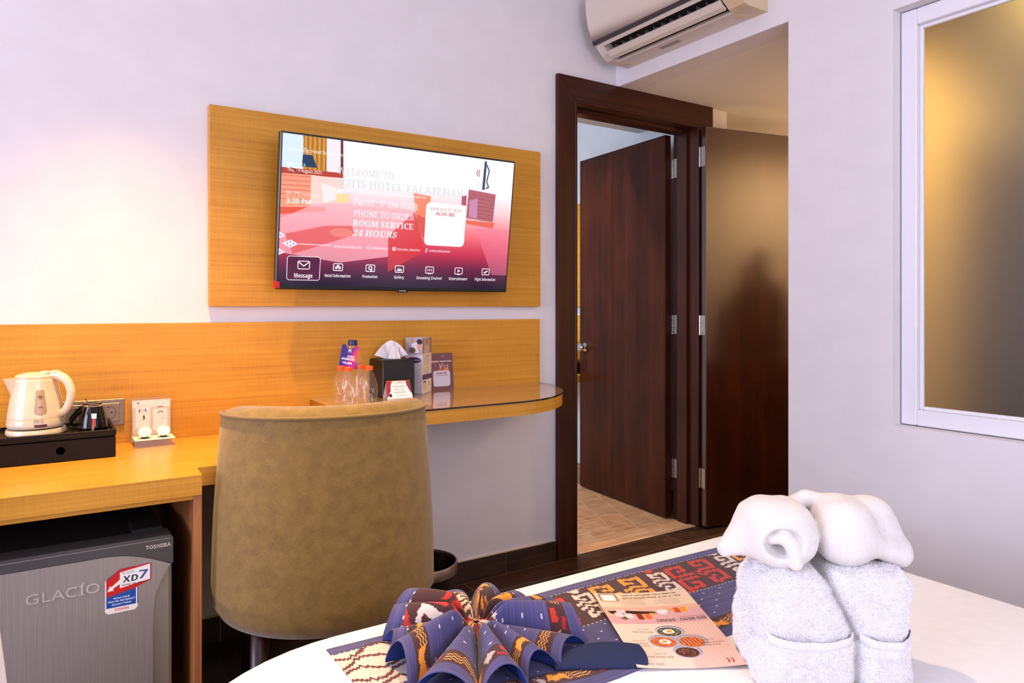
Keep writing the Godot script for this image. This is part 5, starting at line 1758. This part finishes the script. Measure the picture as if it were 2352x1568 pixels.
# woven runner cloth: u along its length (1.205 m), v across it (0.345 m), far edge at v = 0
func ikat() -> Canvas:
	var W := 1600
	var H := 460
	var c := Canvas.new(W, H, Color(0.27, 0.27, 0.46))
	var r := RandomNumberGenerator.new()
	r.seed = 5
	var brown := Color(0.25, 0.125, 0.13)
	var white := Color(0.80, 0.76, 0.72)
	var red := Color(0.72, 0.17, 0.11)
	var gold := Color(0.86, 0.56, 0.17)
	var y := 0
	while y < H:
		var t := r.randi_range(1, 3)
		var k := r.randf_range(-0.035, 0.035)
		c.rect(0, y, W, t, Color(0.275 + k, 0.265 + k, 0.45 + k * 1.3))
		y += t
	for k in 300:
		c.rect(r.randi_range(0, W), r.randi_range(0, H), r.randi_range(60, 260), 1, Color(0.33, 0.31, 0.50) if k % 2 else Color(0.20, 0.20, 0.38))
	# wide band
	var b0 := 38.0
	var b1 := 226.0
	var mid := (b0 + b1) / 2
	c.rect(0, b0, W, b1 - b0, brown)
	var hook := [Vector2(0.02, 0.10), Vector2(0.98, 0.10), Vector2(0.98, 0.80), Vector2(0.30, 0.80), Vector2(0.30, 0.44), Vector2(0.66, 0.44)]
	var draw := func(cx: float, cy: float, hw: float, hh: float, sx: float, sy: float, t: float, col: Color) -> void:
		var pts := []
		for p in hook:
			pts.append(Vector2(cx + p.x * hw * sx + p.y * hh * sy * -0.35, cy + p.y * hh * sy))
		c.path(pts, t, col)
	var n := 0
	var x := -40.0
	while x < W + 200:
		var col := red if n % 2 == 0 else gold
		for s in [[-1, -1], [1, -1], [1, 1], [-1, 1]]:
			draw.call(x + s[0] * 4, mid + s[1] * 4, 80.0, 86.0, s[0], s[1], 15.0, col)
		# white hooks between the blocks
		var m := x + 140
		for s in [-1, 1]:
			draw.call(m - 26, mid + s * 5, 62.0, 70.0, 1, s, 13.0, white)
			c.poly([Vector2(m + 4, b1 if s > 0 else b0), Vector2(m + 54, b1 if s > 0 else b0), Vector2(m + 30, mid + s * 76)], red if n % 2 else white)
		x += 280
		n += 1
	# left end: broad white waves
	c.rect(0, b0, 176, b1 - b0, white)
	for k in 5:
		var pts := []
		for i in 12:
			pts.append(Vector2(i * 17.0 - 4, b0 + 18 + k * 41 + sin(i * 0.8 + k * 1.7) * 16 - i * 2.2))
		c.path(pts, 10, Color(0.36, 0.16, 0.15))
	# narrow band
	var n0 := 372.0
	var n1 := 424.0
	c.rect(0, n0, W, n1 - n0, brown)
	x = 20
	n = 0
	while x < W:
		for k in 3:
			c.rect(x + 42, n0 + 12 + k * 10, 58, 4, gold if k != 1 else Color(0.80, 0.66, 0.42))
		c.poly([Vector2(x - 6, n0 + 26), Vector2(x + 12, n0 + 8), Vector2(x + 26, n0 + 18), Vector2(x + 42, n0 + 12), Vector2(x + 42, n0 + 42), Vector2(x + 22, n0 + 36), Vector2(x + 8, n0 + 44)], gold)
		c.rect(x + 108, n0 + 6, 18, 14, red)
		c.rect(x + 118, n0 + 30, 16, 12, Color(0.60, 0.10, 0.12))
		c.poly([Vector2(x + 134, n0 + 24), Vector2(x + 148, n0 + 8), Vector2(x + 158, n0 + 22), Vector2(x + 148, n0 + 44)], Color(0.66, 0.62, 0.60))
		x += 166
		n += 1
	# feathered edges: strips of warp slip against one another
	var src: Image = c.im.duplicate()
	var px := 0
	var d := 0
	while px < W:
		var t := r.randi_range(1, 2)
		d = clampi(d + r.randi_range(-4, 4), -7, 7)
		for band in [[b0, b1], [n0, n1]]:
			c.im.blit_rect(src, Rect2i(px, int(band[0]) + 6, t, int(band[1] - band[0]) - 12), Vector2i(px, int(band[0]) + 6 + d))
		px += t
	# white flecks
	for k in 200:
		c.rect(k * 14 + (3 if k % 2 else 0), b0 - 4, 4, 4, white)
		c.rect(k * 14, b1, 5, 4, white)
	for row in 5:
		for k in 40:
			var q := Vector2(k * 70 + (row % 2) * 35 + r.randf_range(-3, 3), 244 + row * 27 + r.randf_range(-3, 3))
			c.rect(q.x, q.y, 6, 4, Color(0.84, 0.82, 0.86))
	return c


func build_bed_things() -> void:
	var tex := ikat()
	var cloth_mat := print_mat(tex, 0.9)
	cloth_mat.rim_enabled = true
	cloth_mat.rim = 0.25
	# runner
	var ru := thing("bed_runner", "indigo ikat bed runner with red, gold and white hooks laid across the bed", "bed runner", Vector3(1.0, BED, 1.5))
	var o := Vector3(1.0, BED, 1.5)
	var rows := []
	var uvs := []
	for i in 21:
		var v := i / 20.0
		var row := []
		var uv := []
		for k in 61:
			var u := k / 60.0
			var x := lerpf(0.415, 1.622, u)
			var z := lerpf(1.330, 1.676, v) + 0.004 * sin(u * 9.0) + 0.012 * u
			if v > 0.6:
				z -= 0.10 * (v - 0.6) / 0.4 * smoothstep(0.30, 0.0, u)
			var yy := BED + 0.0025 + 0.0012 * sin(u * 23.0 + v * 5.0) * v + 0.010 * smoothstep(0.97, 1.0, u) * v
			row.append(Vector3(x, yy, z) - o)
			uv.append(Vector2(u, v))
		rows.append(row)
		uvs.append(uv)
	var flip_rows := rows.duplicate()
	flip_rows.reverse()
	var flip_uvs := uvs.duplicate()
	flip_uvs.reverse()
	part(ru, "cloth", cloth(flip_rows, flip_uvs, 0.0018), cloth_mat)
	# the near edge turned back to show the navy lining
	rows = []
	uvs = []
	for i in 13:
		var v := i / 12.0
		var row := []
		var uv := []
		for k in 17:
			var u := k / 16.0
			var a := v * PI
			var reach := lerpf(0.020, 0.052, sin(clampf(1.0 - u, 0, 1) * PI * 0.75))
			var x := lerpf(0.832, 0.705, u) + 0.03 * v * (1.0 - u)
			var z := lerpf(1.678, 1.600, u) + 0.006
			row.append(Vector3(x, BED + 0.004 + 0.013 * (1 - cos(a)) * 0.5 + 0.004 * sin(u * 5.0) * v, z + 0.010 * sin(a) - reach * v * (1.0 - 0.55 * (1.0 - v))) - o)
			uv.append(Vector2(u, v))
		rows.append(row)
		uvs.append(uv)
	part(ru, "turned_edge", cloth(rows, uvs, 0.0015), M.navy).set_meta("label", "navy lining of the turned-back edge")

	# cloth gathered into a fan
	var fan := thing("folded_cloth", "ikat cloth gathered into a pleated rosette lying on the bed runner", "cloth", Vector3(0.645, BED, 1.456))
	rows = []
	uvs = []
	var na := 300
	for i in 27:
		var t := i / 26.0
		var row := []
		var uv := []
		for k in na + 1:
			var a := TAU * k / na
			# a = 0 points to +x, PI / 2 to +z (towards the camera)
			var front := 0.5 + 0.5 * sin(a - 0.35)
			var reach := 0.172 + 0.018 * sin(a * 3.0 + 0.7) + 0.016 * front
			var ph := a * 13.0 + 1.5 * sin(a + 0.6) + 0.7 * sin(3.0 * a + 1.0)
			var w := 0.5 + 0.5 * cos(ph)
			var amp := 0.056 + 0.010 * sin(a * 2.0 + 2.4) + 0.012 * sin(a * 5.0) + 0.030 * exp(-pow(wrapf(a + 1.95, -PI, PI) / 0.30, 2.0))
			var rise := smoothstep(0.0, 0.30, t)
			var sag := 1.0 - 0.30 * t * t
			var h := lerpf(0.036, 0.007 + amp * pow(w, 0.8) * sag, rise)
			if t < 0.06:
				h += 0.006
			var lean := 0.85 * sin(ph) / 13.0 * rise
			var rr := reach * (0.03 + 0.97 * t) * (1.0 - 0.10 * w * t)
			var p := Vector3(cos(a + lean) * rr, h, sin(a + lean) * rr)
			row.append(p)
			# place on the flat cloth: border outside, bands inside; the back half is the wide band
			var s := sin(a)
			var vv := lerpf(0.40, 1.0 if s > -0.25 else 0.0, t) if s > -0.25 else lerpf(0.40, 0.0, t)
			uv.append(Vector2(0.02 + 0.96 * a / TAU, vv))
		rows.append(row)
		uvs.append(uv)
	part(fan, "cloth", cloth(rows, uvs, 0.0016), cloth_mat)
	part(fan, "lining", sheet(under(rows, 0.0022), uvs), M.lining).set_meta("label", "bright blue lining")

	# menu card
	var me := thing("menu_card", "printed bed menu sheet with food bowls lying on the bed runner", "menu", Vector3(0.97, BED, 1.59))
	var p00 := Vector3(0.949, 0, 1.412)
	var p10 := Vector3(1.124, 0, 1.500)
	var p11 := Vector3(0.980, 0, 1.775)
	var p01 := Vector3(0.820, 0, 1.682)
	rows = []
	uvs = []
	for i in 21:
		var v := i / 20.0
		var row := []
		var uv := []
		for k in 15:
			var u := k / 14.0
			var p := p00.lerp(p10, u).lerp(p01.lerp(p11, u), v)
			p.y = BED + 0.0075 + 0.006 * smoothstep(0.8, 1.0, v) * (1 - v) * 4.0 + 0.004 * pow(2 * u - 1, 2) - 0.004 * v * smoothstep(0.75, 1.0, v)
			row.append(p - Vector3(0.97, BED, 1.59))
			uv.append(Vector2(u, v))
		rows.append(row)
		uvs.append(uv)
	rows.reverse()
	uvs.reverse()
	part(me, "sheet", cloth(rows, uvs, 0.0005), print_mat(menu_print(), 0.3))

	build_towels()


func under(rows: Array, t: float) -> Array:
	var n := rows.size()
	var m: int = rows[0].size()
	var low := []
	for i in n:
		var r := []
		for k in m:
			var du: Vector3 = rows[i][mini(k + 1, m - 1)] - rows[i][maxi(k - 1, 0)]
			var dv: Vector3 = rows[mini(i + 1, n - 1)][k] - rows[maxi(i - 1, 0)][k]
			r.append(rows[i][k] - du.cross(dv).normalized() * t)
		low.append(r)
	return low


# the menu as it lies: its far edge is v = 0, so the print is drawn upside down
func menu_print() -> Canvas:
	var W := 640
	var H := 960
	var c := Canvas.new(W, H, Color(0.90, 0.80, 0.72))
	var r := RandomNumberGenerator.new()
	r.seed = 9
	# drawn upright (the near edge on top), then turned round
	c.rect(0, 0, W, 500, Color(0.92, 0.83, 0.76))
	c.poly([Vector2(0, 0), Vector2(300, 0), Vector2(250, 500), Vector2(0, 500)], Color(0.90, 0.76, 0.70))
	for k in 12:
		c.line(Vector2(14 + k * 24, 0), Vector2(-30 + k * 24, 500), 2, Color(0.84, 0.68, 0.62))
	c.rect(0, 500, W, 240, Color(0.84, 0.66, 0.68))
	c.poly([Vector2(0, 690), Vector2(640, 600), Vector2(640, 740), Vector2(0, 740)], Color(0.88, 0.70, 0.62))
	c.rect(0, 740, W, 220, Color(0.88, 0.80, 0.71))
	# bowls
	for b in [[290, 150, 74, 0], [220, 262, 84, 1], [390, 270, 84, 2], [310, 392, 78, 3]]:
		c.ell(b[0] - 6, b[1] + 10, b[2] + 12, b[2] * 0.80 + 10, Color(0.62, 0.60, 0.68))
		c.ell(b[0], b[1], b[2] + 6, b[2] * 0.80 + 4, Color(0.72, 0.74, 0.80))
		c.ell(b[0], b[1], b[2] - 4, b[2] * 0.72, [Color(0.36, 0.22, 0.18), Color(0.78, 0.40, 0.18), Color(0.80, 0.46, 0.28), Color(0.34, 0.36, 0.26)][b[3]])
		for k in 60:
			var q: Vector2 = Vector2.from_angle(r.randf() * TAU) * sqrt(r.randf()) * (b[2] - 14)
			var cols: Array = [[Color(0.48, 0.30, 0.26), Color(0.26, 0.14, 0.12), Color(0.6, 0.42, 0.36)], [Color(0.85, 0.48, 0.2), Color(0.6, 0.26, 0.12), Color(0.9, 0.62, 0.3)], [Color(0.85, 0.45, 0.25), Color(0.65, 0.28, 0.14), Color(0.88, 0.6, 0.4)], [Color(0.30, 0.44, 0.26), Color(0.75, 0.6, 0.5), Color(0.5, 0.3, 0.25)]][b[3]]
			c.ell(b[0] + q.x, b[1] + q.y * 0.72, 6, 5, cols[k % 3])
		if b[3] in [2, 3]:
			c.ell(b[0] + (4 if b[3] == 3 else -10), b[1] + 4, 36, 28, Color(0.93, 0.93, 0.94))
			c.ell(b[0] + (0 if b[3] == 3 else -8), b[1] + 4, 17, 14, Color(0.95, 0.62, 0.10))
		if b[3] == 1:
			for k in 5:
				c.line(Vector2(b[0] - 50 + k * 22, b[1] - 34), Vector2(b[0] - 36 + k * 22, b[1] + 36), 10, Color(0.72, 0.30, 0.12))
				c.line(Vector2(b[0] - 40 + k * 22, b[1] - 34), Vector2(b[0] - 26 + k * 22, b[1] + 36), 3, Color(0.93, 0.84, 0.75))
	# captions
	var ink := Color(0.45, 0.33, 0.28)
	c.text("Rice Bowl Beef Teriyaki", 390, 110, 22, ink, "Droid Serif", true)
	c.text("Rp 65.000", 420, 142, 16, ink, "Droid Serif")
	c.text("Rice Bowl", 64, 220, 22, ink, "Droid Serif", true)
	c.text("Chicken Katsu", 30, 246, 20, ink, "Droid Serif", true)
	c.text("Rp 65.000", 80, 280, 16, ink, "Droid Serif")
	c.text("Nasi Goreng", 490, 230, 22, ink, "Droid Serif", true)
	c.text("Smoked Beef", 490, 256, 20, ink, "Droid Serif", true)
	c.text("Rp 65.000", 500, 290, 16, ink, "Droid Serif")
	c.text("Mie Goreng", 412, 400, 22, ink, "Droid Serif", true)
	c.text("Rp 65.000", 430, 432, 16, ink, "Droid Serif")
	c.text("THE MALEO", 470, 44, 26, ink, "Droid Serif")
	c.path([Vector2(66, 30), Vector2(58, 50), Vector2(66, 70)], 9, Color(0.70, 0.12, 0.10))
	c.path([Vector2(92, 30), Vector2(84, 50), Vector2(92, 70)], 9, Color(0.70, 0.12, 0.10))
	c.text("BED MENU - DRINKS", 14, 560, 50, Color(0.28, 0.27, 0.22), "Droid Sans", true, 0.0, 325)
	c.lines(16, 572, 180, 1, 10, 6, Color(0.60, 0.35, 0.35), r)
	# drinks
	c.poly([Vector2(300, 640), Vector2(600, 640), Vector2(620, 680), Vector2(500, 690), Vector2(310, 668)], Color(0.24, 0.15, 0.13))
	for g in [[352, 566, 40, 70, Color(0.92, 0.45, 0.18)], [404, 560, 40, 86, Color(0.55, 0.24, 0.10)], [468, 578, 50, 70, Color(0.90, 0.87, 0.86)], [528, 600, 50, 60, Color(0.86, 0.82, 0.84)], [96, 640, 36, 66, Color(0.93, 0.62, 0.12)], [140, 636, 40, 70, Color(0.80, 0.34, 0.14)], [176, 660, 50, 40, Color(0.85, 0.62, 0.45)], [500, 650, 60, 50, Color(0.92, 0.80, 0.82)]]:
		c.rrect(g[0], g[1], g[2], g[3], 8, g[4])
	c.ell(260, 672, 44, 18, Color(0.90, 0.89, 0.92))
	c.ell(264, 640, 30, 16, Color(0.88, 0.88, 0.93))
	c.ell(330, 640, 26, 12, Color(0.75, 0.62, 0.25))
	for k in 7:
		c.line(Vector2(526, 600), Vector2(500 + k * 11, 548 + absi(k - 3) * 8), 5, Color(0.25, 0.36, 0.16))
	# bottom block with the telephone line
	c.lines(96, 764, 190, 5, 18, 5, Color(0.62, 0.50, 0.42), r)
	c.lines(330, 764, 190, 7, 16, 5, Color(0.62, 0.50, 0.42), r)
	c.text("DIAL “3” OR “0” ROOM SERVICE 24 JAM", 60, 890, 30, Color(0.24, 0.21, 0.18), "Droid Sans", true, 0.0, 400)
	c.text("0812 8804 3192 ( WHATSAPP 24 JAM)", 76, 932, 30, Color(0.24, 0.21, 0.18), "Droid Sans", true, 0.0, 380)
	c.rrect(490, 826, 126, 126, 22, Color(0.66, 0.52, 0.42))
	c.rrect(508, 838, 92, 96, 10, Color(0.93, 0.92, 0.94))
	c.im.rotate_180()
	return c


func build_towels() -> void:
	# local axes: x to the right of the figure's front, z towards the bed head where it looks
	var at := Vector3(1.081, BED, 1.842)
	var turn := deg_to_rad(-33.2)
	var body := thing("bath_towel", "fluffy white bath towel folded into two upright rolls on the bed", "towel", at, turn)
	var wav := FastNoiseLite.new()
	wav.seed = 3
	wav.frequency = 26.0
	wav.fractal_octaves = 2
	var fuzz := FastNoiseLite.new()
	fuzz.seed = 8
	fuzz.frequency = 170.0
	fuzz.fractal_octaves = 2
	var sdf := func(p: Vector3) -> float:
		var q := p
		q.x += 0.006 * sin(p.y * 22.0 + 0.5)
		var d := rbox(q, Vector3(0.004, 0.083, 0.0), Vector3(0.119, 0.102, 0.070), 0.036)
		d = smin(d, ellip(q, Vector3(-0.082, 0.140, -0.005), Vector3(0.050, 0.042, 0.055)), 0.03)
		# the folded-up cuffs below the hems
		d -= 0.007 * (1.0 - smoothstep(0.070, 0.078, p.y)) * smoothstep(0.0, 0.03, p.z)
		# the crease between the two rolls
		var xs := 0.029 - 0.043 * smoothstep(0.07, 0.185, p.y)
		var e := (p.x - xs) / 0.011
		d += 0.022 * exp(-e * e) * smoothstep(-0.05, 0.03, p.z)
		d = smin(d, rbox(q, Vector3(-0.070, 0.055, -0.045), Vector3(0.048, 0.066, 0.052), 0.034), 0.006)
		d -= 0.0035 * wav.get_noise_3dv(p) + 0.0008 * fuzz.get_noise_3dv(p)
		return maxf(d, -p.y)
	var skin := nets(sdf, Vector3(-0.16, -0.006, -0.12), Vector3(0.16, 0.21, 0.12), 0.0042)
	part(body, "towel", skin, M.terry)
	pile(body, skin)
	for s in [[-0.112, 0.026], [0.034, 0.124]]:
		var rows := []
		var uvs := []
		for k in 29:
			var t := k / 28.0
			var x := lerpf(s[0], s[1], t)
			var row := []
			var uv := []
			for j in 6:
				var yy: float = 0.066 + j * 0.0026 + 0.010 * pow(2 * t - 1, 2.0)
				var z0 := 0.0
				var z1 := 0.115
				for n in 12:
					var m := (z0 + z1) / 2
					if sdf.call(Vector3(x, minf(yy, 0.069), m)) < 0:
						z0 = m
					else:
						z1 = m
				row.append(Vector3(x, yy, z0 + 0.0022 + (0.0008 if j in [1, 2, 3, 4] else -0.002)))
				uv.append(Vector2(t * 6, j / 5.0))
			rows.append(row)
			uvs.append(uv)
		part(body, "hem", sheet(rows, uvs), M.towel_hem)

	var head := thing("hand_towel", "white hand towel rolled into two drooping ears on top of the folded bath towel", "towel", at, turn)
	var ears := func(p: Vector3) -> float:
		# rolled ear with its spiral opening
		var l := rbox(p, Vector3(-0.074, 0.233, 0.0), Vector3(0.057, 0.051, 0.056), 0.044)
		l = smin(l, caps(p, Vector3(-0.105, 0.232, 0.0), Vector3(-0.160, 0.203, 0.006), 0.046, 0.014), 0.02)
		l = smin(l, ellip(p, Vector3(-0.074, 0.226, 0.034), Vector3(0.052, 0.046, 0.034)), 0.015)
		l = -smin(-l, ellip(p, Vector3(-0.084, 0.226, 0.076), Vector3(0.032, 0.025, 0.050)), 0.007)
		l = smin(l, caps(p, Vector3(-0.064, 0.196, 0.056), Vector3(-0.066, 0.222, 0.052), 0.012, 0.012), 0.002)
		l = smin(l, caps(p, Vector3(-0.066, 0.222, 0.052), Vector3(-0.080, 0.236, 0.046), 0.012, 0.0115), 0.006)
		l = smin(l, caps(p, Vector3(-0.080, 0.236, 0.046), Vector3(-0.098, 0.230, 0.038), 0.0115, 0.010), 0.006)
		# drooping ear with a fold along it
		var r := ellip(p, Vector3(0.033, 0.230, 0.014), Vector3(0.051, 0.055, 0.050))
		var flap := caps(p, Vector3(0.030, 0.246, -0.014), Vector3(0.088, 0.240, -0.016), 0.042, 0.038)
		flap = smin(flap, caps(p, Vector3(0.088, 0.240, -0.016), Vector3(0.122, 0.200, -0.004), 0.038, 0.027), 0.02)
		var ridge := caps(p, Vector3(0.060, 0.222, 0.030), Vector3(0.124, 0.194, 0.012), 0.018, 0.021)
		r = smin(r, ridge, 0.016)
		r = smin(r, flap, 0.010)
		r = maxf(r, -caps(p, Vector3(0.060, 0.176, 0.060), Vector3(0.090, 0.180, 0.040), 0.012, 0.010))
		var d := smin(l, r, 0.003)
		# the band that joins them behind
		d = smin(d, caps(p, Vector3(-0.045, 0.262, -0.030), Vector3(-0.012, 0.274, -0.034), 0.014, 0.014), 0.006)
		d = smin(d, caps(p, Vector3(-0.012, 0.274, -0.034), Vector3(0.045, 0.266, -0.030), 0.014, 0.014), 0.006)
		d -= 0.0012 * wav.get_noise_3dv(p)
		return maxf(d, 0.176 - p.y)
	part(head, "towel", nets(ears, Vector3(-0.19, 0.168, -0.075), Vector3(0.175, 0.30, 0.09), 0.0032), M.towel_flat)


# loops of terry standing on a towel
func pile(parent: Node, skin: ArrayMesh) -> void:
	var arr := skin.surface_get_arrays(0)
	var pos: PackedVector3Array = arr[Mesh.ARRAY_VERTEX]
	var nor: PackedVector3Array = arr[Mesh.ARRAY_NORMAL]
	var r := RandomNumberGenerator.new()
	r.seed = 21
	var st := begin(true)
	for k in 3:
		var a := TAU * k / 3
		var b := TAU * (k + 1) / 3
		tri(st, Vector3(cos(a), 0, -sin(a)) * 0.00075, Vector3(cos(b), 0, -sin(b)) * 0.00075, Vector3(0, 0.0032, 0))
	var mm := MultiMesh.new()
	mm.transform_format = MultiMesh.TRANSFORM_3D
	mm.mesh = done(st)
	var at := []
	for i in pos.size():
		if pos[i].y < 0.004:
			continue
		for k in 4:
			var n := (nor[i] + Vector3(r.randf_range(-0.7, 0.7), r.randf_range(-0.9, 0.4), r.randf_range(-0.7, 0.7))).normalized()
			var side := n.cross(Vector3(0.3, 0.2, 0.9)).normalized()
			var s := r.randf_range(0.7, 1.3)
			var t := nor[i].cross(Vector3(r.randf_range(-1, 1), r.randf_range(-1, 1), r.randf_range(-1, 1)))
			at.append(Transform3D(Basis(side, n, side.cross(n)).scaled_local(Vector3.ONE * s), pos[i] + t * 0.0025 - nor[i] * 0.0003))
	mm.instance_count = at.size()
	for i in at.size():
		mm.set_instance_transform(i, at[i])
	var o := MultiMeshInstance3D.new()
	o.name = "terry_pile"
	o.multimesh = mm
	o.material_override = M.pile
	o.set_meta("kind", "stuff")
	parent.add_child(o)


# ---------------------------------------------------------------- floor things

func build_floor_things() -> void:
	var b := thing("waste_bin", "round black waste bin with a metal rim on the floor by the desk", "bin", Vector3(1.051, 0, 0.402))
	part(b, "drum", lathe([Vector2(0, 0.0), Vector2(0.092, 0.0), Vector2(0.095, 0.004), Vector2(0.117, 0.262), Vector2(0.114, 0.262), Vector2(0.093, 0.01), Vector2(0, 0.01)], 40), M.black)
	part(b, "rim", lathe([Vector2(0.1165, 0.245), Vector2(0.120, 0.246), Vector2(0.1215, 0.276), Vector2(0.1195, 0.280), Vector2(0.1155, 0.280), Vector2(0.1145, 0.274), Vector2(0.1140, 0.246)], 48), M.steel_dark)
	var rows := []
	var uvs := []
	for i in 12:
		var t := i / 11.0
		var row := []
		var uv := []
		for k in 49:
			var a := TAU * k / 48
			var crumple := 0.004 * sin(a * 7.0 + t * 6.0) + 0.003 * sin(a * 13.0 - t * 9.0)
			var r := lerpf(0.1125, 0.085, t) + crumple * smoothstep(0.0, 0.2, t) - 0.006 * smoothstep(0.0, 0.2, t)
			row.append(Vector3(cos(a) * r, 0.272 - 0.20 * t, -sin(a) * r))
			uv.append(Vector2(k / 48.0, t))
		rows.append(row)
		uvs.append(uv)
	part(b, "liner", sheet(rows, uvs), M.bag)
	# curtain drawn to the side of the window
	var cu := thing("curtain", "white curtain hanging in soft folds beside the fridge cabinet", "curtain", Vector3(-0.1, 0, 1.05))
	rows = []
	uvs = []
	for i in 25:
		var t := i / 24.0
		var yy := 0.02 + 2.60 * t
		var row := []
		var uv := []
		for k in 49:
			var s := k / 48.0
			var x := -0.055 - 0.105 * (yy - 0.30) + 0.016 * sin(s * 30.0)
			row.append(Vector3(x + 0.1 - 0.03 * s, yy, -0.10 + 0.34 * s + 0.01 * sin(s * 19.0)))
			uv.append(Vector2(s, t))
		rows.append(row)
		uvs.append(uv)
	part(cu, "panel", cloth(rows, uvs, 0.002), M.curtain)
